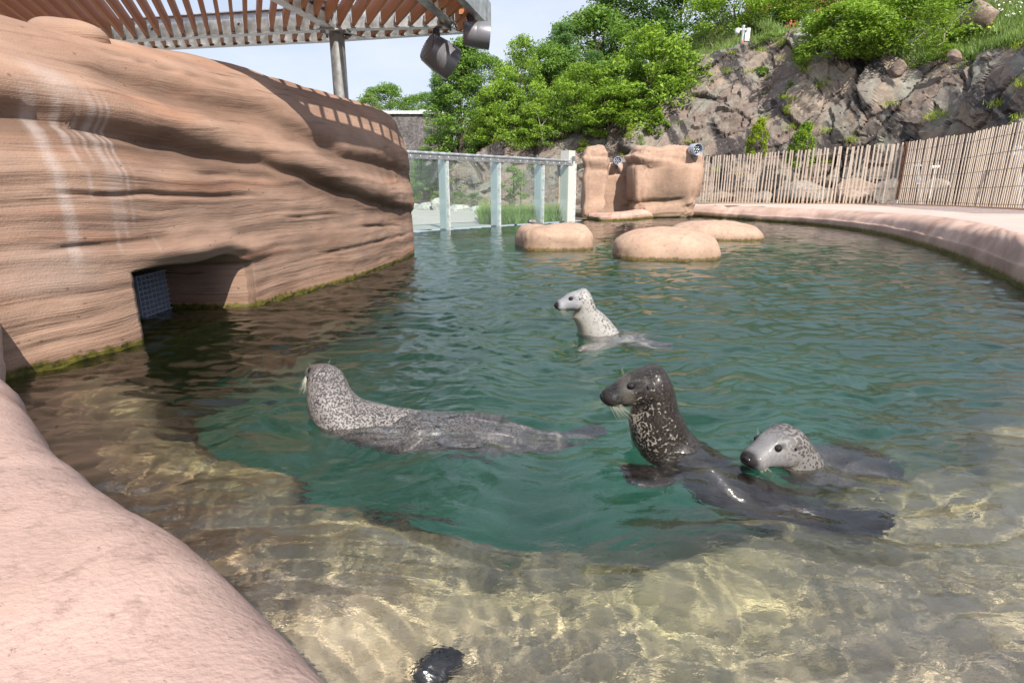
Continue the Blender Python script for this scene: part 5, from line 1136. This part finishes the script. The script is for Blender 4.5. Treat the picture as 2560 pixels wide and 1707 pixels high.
# ================================================================== SEALS
HEAD = [  # distance behind the nose tip, top, bottom, half width (metres)
    (.000, .010, .010, .010), (.005, .018, .017, .020), (.014, .027, .027, .033), (.030, .034, .036, .043), (.050, .041, .041, .046), (.070, .050, .045, .049), (.090, .060, .048, .054), (.115, .069, .051, .062), (.145, .080, .058, .073), (.180, .086, .067, .081), (.215, .085, .077, .085), (.250, .080, .087, .087)]
def seal_coat(name, base, spot, belly, sc, lo, hi, face=None, gloss=.43, wet=.08, dark_from=None):
    m, t, b = mat(name, base, gloss, spec=.38 if dark_from is None else .3); g = objc(t); co = sepz(t, attrn(t, 'coat').outputs['Vector']); along_, dors = co.outputs[0], co.outputs[1]
    w_ = N(t, 'ShaderNodeVectorMath', operation='ADD'); nz = N(t, 'ShaderNodeTexNoise'); nz.inputs['Scale'].default_value = 14; L(t, g, nz.inputs['Vector']); sc_ = N(t, 'ShaderNodeVectorMath', operation='SCALE'); sc_.inputs['Scale'].default_value = .03; L(t, nz.outputs['Color'], sc_.inputs[0]); L(t, g, w_.inputs[0]); L(t, sc_.outputs[0], w_.inputs[1])
    v = N(t, 'ShaderNodeTexVoronoi'); v.inputs['Scale'].default_value = sc; v.inputs['Randomness'].default_value = 1; L(t, mapping(t, w_.outputs[0], (1.0, 1.3, 1.0)), v.inputs['Vector'])
    n1 = noise(t, g, 13, 4, .6); n2 = noise(t, g, sc * 1.6, 4, .65)
    thr = mth(t, 'ADD', mth(t, 'MULTIPLY', dors, (hi - lo) * .5), (hi + lo) * .5); thr = mth(t, 'ADD', thr, mth(t, 'MULTIPLY', mth(t, 'SUBTRACT', n1, .5), .55))
    sp = mth(t, 'SUBTRACT', thr, mth(t, 'ADD', v.outputs['Distance'], mth(t, 'MULTIPLY', mth(t, 'SUBTRACT', n2, .5), .5)))
    sp = ramp(t, sp, [(.0, (0, 0, 0)), (.07, (1, 1, 1))])
    c0 = mixc(t, ramp(t, mth(t, 'ADD', dors, mth(t, 'MULTIPLY', mth(t, 'SUBTRACT', n1, .5), .6)), [(.0, (1, 1, 1)), (.35, (0, 0, 0))]), base, belly)
    c0 = mixc(t, .35, c0, ramp(t, noise(t, g, 60, 4, .7), [(.3, (.25, .25, .25)), (.7, (1, 1, 1))]), 'MULTIPLY')
    if dark_from: sp = mth(t, 'MAXIMUM', sp, ramp(t, mth(t, 'DIVIDE', along_, 2.0), [(dark_from / 2, (0, 0, 0)), (dark_from / 2 + .05, (1, 1, 1))]))
    if face is not None:
        fm = ramp(t, along_, [(face[1], (0, 0, 0)), (face[2], (1, 1, 1))]); sp = mth(t, 'MULTIPLY', sp, fm); c0 = mixc(t, fm, face[0], c0)
    c = mixc(t, sp, c0, spot); c = mixc(t, mth(t, 'MULTIPLY', ramp(t, noise(t, g, 120, 3, .7), [(.45, (0, 0, 0)), (.7, (1, 1, 1))]), .45), c, tuple(x * .35 for x in base))
    c = mixc(t, ramp(t, attrn(t, 'muzzle').outputs['Fac'], [(.1, (0, 0, 0)), (.8, (1, 1, 1))]), c, (.022, .019, .02))
    L(t, c, b.inputs['Base Color']); L(t, mth(t, 'ADD', mth(t, 'MULTIPLY', noise(t, g, 25, 3), .22), gloss - .1), b.inputs['Roughness'])
    b.inputs['Coat Weight'].default_value = wet; b.inputs['Coat Roughness'].default_value = .12
    x = bump(t, None, noise(t, mapping(t, g, (1, 1, 1)), 130, 4, .7), .5, .003); bump(t, b, n2, .25, .003, x); return m
SKIN = mat('nose_skin', (.012, .010, .011), .25, spec=.6)[0]; EYE_M = mat('eye', (.006, .004, .004), .04, spec=.9)[0]; WHISK = mat('whisker', (.62, .60, .50), .4)[0]; DARKSKIN = mat('ear_hole', (.008, .006, .006), .6)[0]
def make_seal(nose, fwd, body, coat, label, scale=1.0, roll_=0.0, whisk=1.0, flippers=(), seg=72, cut=.185, sink=0.0):
    nose = Vector(nose) - Vector((0, 0, sink)); body = [((b[0][0], b[0][1], b[0][2] - sink), *b[1:]) for b in body]; flippers = [([(p[0], p[1], p[2] - sink * .5) for p in f[0]], f[1]) for f in flippers]
    fwd = Vector(fwd).normalized(); side = fwd.cross(Vector((0, 0, 1))).normalized() * -1
    if roll_: side = Matrix.Rotation(roll_, 3, fwd) @ side
    up = fwd.cross(side) * -1; up = up if up.z > 0 or abs(roll_) > 1.2 else -up
    st = []
    HD = [h for h in HEAD if h[0] <= cut]
    for (x, tp, bt, w_) in HD: st.append([*(nose - fwd * x * scale), *side, *up, tp * scale, bt * scale, w_ * scale])
    pts = [nose - fwd * HD[-1][0] * scale] + [Vector(b[0]) for b in body]; ps = side
    for i, b in enumerate(body):
        tg = (pts[min(i + 2, len(pts) - 1)] - pts[i]).normalized() * -1
        s = (ps - tg * ps.dot(tg)).normalized(); ps = s; u = tg.cross(s) * -1
        if u.dot(Vector(st[-1][6:9])) < 0: u = -u
        st.append([*pts[i + 1], *s, *u, *b[1:4]])
    u1 = Vector(st[len(HD)][6:9])
    for k, h in enumerate(HD):
        f_ = max(0, min(1, (h[0] - .10) / (cut - .10))) * .5; u = (Vector(st[k][6:9]) * (1 - f_) + u1 * f_).normalized(); st[k][6:9] = [*u]
    S = resample(st, 300); seglen = np.concatenate([[0], np.cumsum(np.linalg.norm(np.diff(S[:, :3], axis=0), axis=1))])
    n = len(S); ph = np.linspace(0, 2 * math.pi, seg, endpoint=False)
    e = .92
    cs = np.sign(np.cos(ph)) * np.abs(np.cos(ph)) ** e; sn = np.sign(np.sin(ph)) * np.abs(np.sin(ph)) ** e
    Sd = S[:, 3:6] / np.linalg.norm(S[:, 3:6], axis=1)[:, None]; Up = S[:, 6:9] / np.linalg.norm(S[:, 6:9], axis=1)[:, None]
    rad = np.where(sn[None, :] > 0, S[:, 9][:, None], S[:, 10][:, None])
    G = S[:, None, :3] + Sd[:, None, :] * (S[:, 11][:, None] * cs[None, :])[..., None] + Up[:, None, :] * (rad * sn[None, :])[..., None]
    # close the muzzle tip and the tail
    nn = normals_of(np.concatenate([G, G[:, :1]], 1))[:, :-1]
    ctr = (nn * (G - S[:, None, :3])).sum(-1).mean(); nn = nn if ctr > 0 else -nn
    lx = seglen[:, None] / scale * np.ones((1, seg)); ly = S[:, 11][:, None] * cs[None, :] / scale; lz = rad * sn[None, :] / scale
    def bumpf(x, y, z, r, a):
        out_ = 0
        for sy in (-1, 1): out_ = out_ + a * np.exp(-(((lx - x) / r[0]) ** 2 + ((ly - sy * y) / r[1]) ** 2 + ((lz - z) / r[2]) ** 2))
        return out_
    d = bumpf(.034, .030, -.010, (.024, .02, .018), .0085) + bumpf(.012, .012, .004, (.012, .012, .012), .003) + bumpf(.105, .045, .060, (.022, .02, .014), .006) - bumpf(.106, .056, .040, (.016, .02, .014), .0065) + bumpf(.15, .06, -.02, (.04, .03, .03), .005)
    d = d - .0055 * np.exp(-((lz + .024 + .10 * (lx - .02)) / .0035) ** 2) * sstep(.004, .012, lx) * (1 - sstep(.075, .09, lx)) - bumpf(.004, .009, .012, (.005, .005, .005), .005)
    d = d + .004 * np.where(lx > .25, fbm(G * 5, 3), 0)
    G = G + nn * (d * scale)[..., None]
    cap0 = G[0].mean(0) + np.array(fwd) * .004 * scale; capN = G[-1].mean(0)
    V = np.concatenate([G.reshape(-1, 3), [cap0, capN]]); Fq = [tuple(f) for f in grid_faces(n, seg, wrap_m=True)]
    i0 = n * seg; Fs = Fq + [(k, (k + 1) % seg, i0) for k in range(seg)] + [((n - 1) * seg + (k + 1) % seg, (n - 1) * seg + k, i0 + 1) for k in range(seg)]
    V = V - np.array(nose); me = bpy.data.meshes.new('seal'); me.from_pydata(V.tolist(), [], [tuple(int(q) for q in f) for f in Fs]); me.update()
    bm = bmesh.new(); bm.from_mesh(me); bmesh.ops.recalc_face_normals(bm, faces=bm.faces); bm.to_mesh(me); bm.free()
    dorsal = np.concatenate([(sn[None, :] * np.ones((n, 1))).ravel() * .5 + .5, [.5, .5]]); al = np.concatenate([lx.ravel(), [0, 9]])
    attr(me, 'coat', np.stack([al, dorsal, al * 0], 1)); mz = np.exp(-(lx / .030) ** 2) * .8 * sstep(-.03, .02, lz) + np.exp(-(lx / .018) ** 2) * .7 + .8 * np.exp(-((lz + .024 + .10 * (lx - .02)) / .005) ** 2) * (lx < .08) + bumpf(.104, .056, .046, (.020, .02, .016), .85) + bumpf(.157, .075, .032, (.006, .02, .008), .8)
    attr(me, 'muzzle', np.concatenate([np.clip(mz, 0, 1).ravel(), [1, 0]]), 'FLOAT')
    root = link('seal', me, coat, smooth=True); root.location = nose; tag(root, label, 'seal', 'seals swimming in the pool'); root.cycles.is_caustics_receiver = True
    def loc(x, y, z): return (-fwd * x + side * y + up * z) * scale
    def ell(nm, c, r, m_, seg_=18):
        mb = MB(); bmesh.ops.create_uvsphere(mb.bm, u_segments=seg_, v_segments=12, radius=1); B = Matrix((fwd, side, up)).transposed().to_4x4()
        bmesh.ops.transform(mb.bm, matrix=Matrix.Translation(c) @ B @ Matrix.Diagonal((r[0] * scale, r[1] * scale, r[2] * scale, 1)), verts=mb.bm.verts); return mb.build(nm, m_, root, True)
    for s in (-1, 1):
        ell('eye', loc(.105, s * .0435, .0395), (.0150, .0125, .0135), EYE_M); ell('ear', loc(.157, s * .0725, .032), (.0032, .0045, .0062), DARKSKIN)
        ell('nostril', loc(.0015, s * .0085, .010), (.004, .003, .0062), DARKSKIN, 10)
    ell('nose', loc(.007, 0, .007), (.0115, .0165, .0125), SKIN)
    if whisk:
        V = []; Fs = []; rs = np.random.RandomState(int(abs(nose.x) * 1000))
        def hair(p, d_, l, bend, r):
            p = np.array(p); d_ = np.array(d_); pts = [p + d_ * l * q + np.array(bend) * l * q * q for q in (0, .33, .66, 1)]; b0 = len(V); a = np.cross(d_, [.2, .5, .8]); a /= np.linalg.norm(a); b2 = np.cross(a, d_)
            for i, q in enumerate(pts):
                rr = r * (1 - .75 * i / 3)
                for k in range(3): V.append(q + rr * (a * math.cos(k * 2.09) + b2 * math.sin(k * 2.09)))
            for i in range(3):
                for k in range(3): Fs.append((b0 + i * 3 + k, b0 + i * 3 + (k + 1) % 3, b0 + (i + 1) * 3 + (k + 1) % 3, b0 + (i + 1) * 3 + k))
        for s in (-1, 1):
            for k in range(22):
                x = .018 + .034 * rs.rand(); z = -.020 + .020 * rs.rand(); p = loc(x, s * (.034 + .004 * rs.rand()), z)
                dd = (-fwd * rs.uniform(.1, .75) + side * s * rs.uniform(.35, .8) - up * rs.uniform(.6, 1.3)).normalized(); hair(p, dd, rs.uniform(.035, .085) * scale * whisk, -fwd * .12 - up * .05, .0007 * scale)
            for k in range(2):
                p = loc(.098 + .006 * k, s * .040, .058); hair(p, (up + side * s * .35 + fwd * .15 * (k - 1)).normalized(), .03 * scale, -fwd * .2, .00035 * scale)
        wm = bpy.data.meshes.new('whiskers'); wm.from_pydata([tuple(v) for v in V], [], Fs); tag(link('whiskers', wm, WHISK, root), kind='stuff')
    for fi, (pts_, w0) in enumerate(flippers):
        P = resample([tuple(p) for p in pts_], 16); V = []; Fs = []; sg = 14
        tg = Vector(P[-1] - P[0]).normalized(); a = Vector((0, 0, 1)).cross(tg).normalized()
        for i, p in enumerate(P):
            q = i / 15; ww = w0 * (.55 + .6 * math.sin(math.pi * min(1, q * .85)) ) * (1 if q < .8 else 1.05); th = .022 * (1 - .75 * q)
            for k in range(sg):
                an = 2 * math.pi * k / sg; sc2 = 1 + (.22 * abs(math.sin(an * 0 + 0)) if q > .8 else 0)
                V.append(np.array(p) + np.array(a) * ww * math.cos(an) + np.array([0, 0, 1]) * th * math.sin(an) + np.array(tg) * (.025 * math.cos(5 * (math.cos(an) * 1.6)) if q > .85 else 0))
        for i in range(15):
            for k in range(sg): Fs.append((i * sg + k, i * sg + (k + 1) % sg, (i + 1) * sg + (k + 1) % sg, (i + 1) * sg + k))
        Fs.append(tuple(range(sg))[::-1]); Fs.append(tuple(15 * sg + k for k in range(sg)))
        fm = bpy.data.meshes.new('flipper'); fm.from_pydata([tuple(np.array(v) - np.array(nose)) for v in V], [], Fs); fm.update(); attr(fm, 'coat', np.tile([.8, .9, 0], (len(V), 1))); attr(fm, 'muzzle', np.zeros(len(V)), 'FLOAT'); fo = link('flipper', fm, coat, root, True); fo.cycles.is_caustics_receiver = True
    return root
DK = seal_coat('dark_coat', (.30, .275, .24), (.014, .010, .009), (.44, .40, .34), 98, .20, 1.0, face=((.009, .008, .008), .06, .115), gloss=.36, wet=.25, dark_from=.40)
make_seal((.338, 1.985, .214), (-.97, -.08, -.22), [((.545, 2.0, .150), .092, .095, .094), ((.565, 2.005, .095), .100, .108, .100), ((.588, 2.012, .035), .108, .115, .112), ((.625, 2.01, -.03), .120, .125, .135), ((.70, 1.97, -.125), .115, .125, .155), ((.80, 1.90, -.215), .11, .125, .20), ((.90, 1.83, -.26), .09, .11, .19), ((.99, 1.76, -.265), .07, .08, .12), ((1.06, 1.70, -.25), .045, .05, .07), ((1.11, 1.66, -.24), .02, .03, .04)],
          DK, 'dark seal with speckled throat, head and neck raised high, facing the carved wall', scale=1.04, sink=.028, flippers=[([(.70, 1.90, -.16), (.56, 1.87, -.15), (.42, 1.86, -.12)], .055), ([(1.07, 1.70, -.24), (1.14, 1.64, -.20), (1.21, 1.59, -.16)], .055), ([(1.06, 1.69, -.24), (1.10, 1.61, -.21), (1.15, 1.53, -.18)], .05)])
GR = seal_coat('grey_coat', (.21, .20, .195), (.050, .038, .035), (.40, .375, .33), 78, -.30, .62, face=((.19, .185, .19), .10, .17))
make_seal((.815, 1.775, .048), (-.88, -.42, -.10), [((1.005, 1.865, .035), .086, .085, .090), ((1.04, 1.885, -.01), .090, .095, .10), ((1.075, 1.91, -.07), .095, .10, .115), ((1.13, 1.95, -.15), .10, .11, .14), ((1.22, 2.02, -.25), .10, .12, .17), ((1.36, 2.10, -.34), .10, .12, .16), ((1.5, 2.18, -.42), .08, .09, .12), ((1.62, 2.25, -.46), .03, .04, .05)],
          GR, 'pale grey seal with only its spotted head above water beside the dark seal', sink=.016)
PL = seal_coat('pale_coat', (.42, .41, .39), (.08, .07, .068), (.58, .53, .43), 66, -.42, .50, face=((.27, .275, .30), .10, .19))
make_seal((.285, 3.66, .197), (-.96, -.12, -.17), [((.490, 3.69, .150), .082, .085, .088), ((.520, 3.70, .100), .095, .095, .095), ((.565, 3.72, .035), .110, .125, .115), ((.62, 3.74, -.045), .12, .15, .14), ((.71, 3.78, -.15), .12, .14, .17), ((.85, 3.84, -.27), .12, .13, .17), ((1.02, 3.90, -.37), .08, .09, .12), ((1.15, 3.94, -.42), .03, .03, .05)],
          PL, 'pale cream-throated seal in the middle of the pool with its neck stretched up', whisk=.8, flippers=[([(.62, 3.60, -.10), (.52, 3.50, -.13), (.45, 3.44, -.15)], .05)])
SPK = seal_coat('speckled_coat', (.27, .25, .24), (.040, .034, .034), (.38, .35, .31), 112, .05, .58)
make_seal((-.93, 2.50, .165), (-.55, .78, .12), [((-.815, 2.335, .125), .086, .088, .088), ((-.785, 2.275, .085), .09, .10, .098), ((-.72, 2.235, .02), .088, .11, .12), ((-.60, 2.225, -.035), .085, .12, .145), ((-.45, 2.23, -.085), .085, .13, .165), ((-.28, 2.24, -.12), .085, .13, .165), ((-.10, 2.25, -.17), .085, .12, .155), ((.06, 2.26, -.21), .07, .09, .12), ((.20, 2.27, -.23), .05, .06, .08), ((.27, 2.27, -.23), .02, .03, .04)],
          SPK, 'speckled grey seal swimming away towards the carved wall, back of its head to the camera', sink=.026, flippers=[([(-.30, 2.13, -.10), (-.20, 2.08, -.07), (-.12, 2.07, -.07)], .05), ([(.22, 2.27, -.23), (.32, 2.30, -.21), (.40, 2.32, -.19)], .055)])
make_seal((.42, 15.35, .11), (-.9, -.3, .1), [((.62, 15.41, .06), .08, .1, .09),  ((.74, 15.5, .0), .09, .11, .11), ((.9, 15.6, -.12), .1, .12, .14), ((1.1, 15.7, -.2), .05, .05, .06)], GR, 'distant seal whose small grey head shows just above water at the glass', whisk=0)
# black lump standing in for a drain-like hole in the shelf
p = onz(1100, 1733, -.25); st = chunk('dark_hole', (p.x, p.y, -.265), (.07, .045, .04), mat('hole_black', (.012, .012, .015), .3)[0], 91, 'small black stone standing in for a dark hole in the sandy shelf near the rock ledge', None, 3); st['category'] = 'stone'; st.cycles.is_caustics_receiver = True
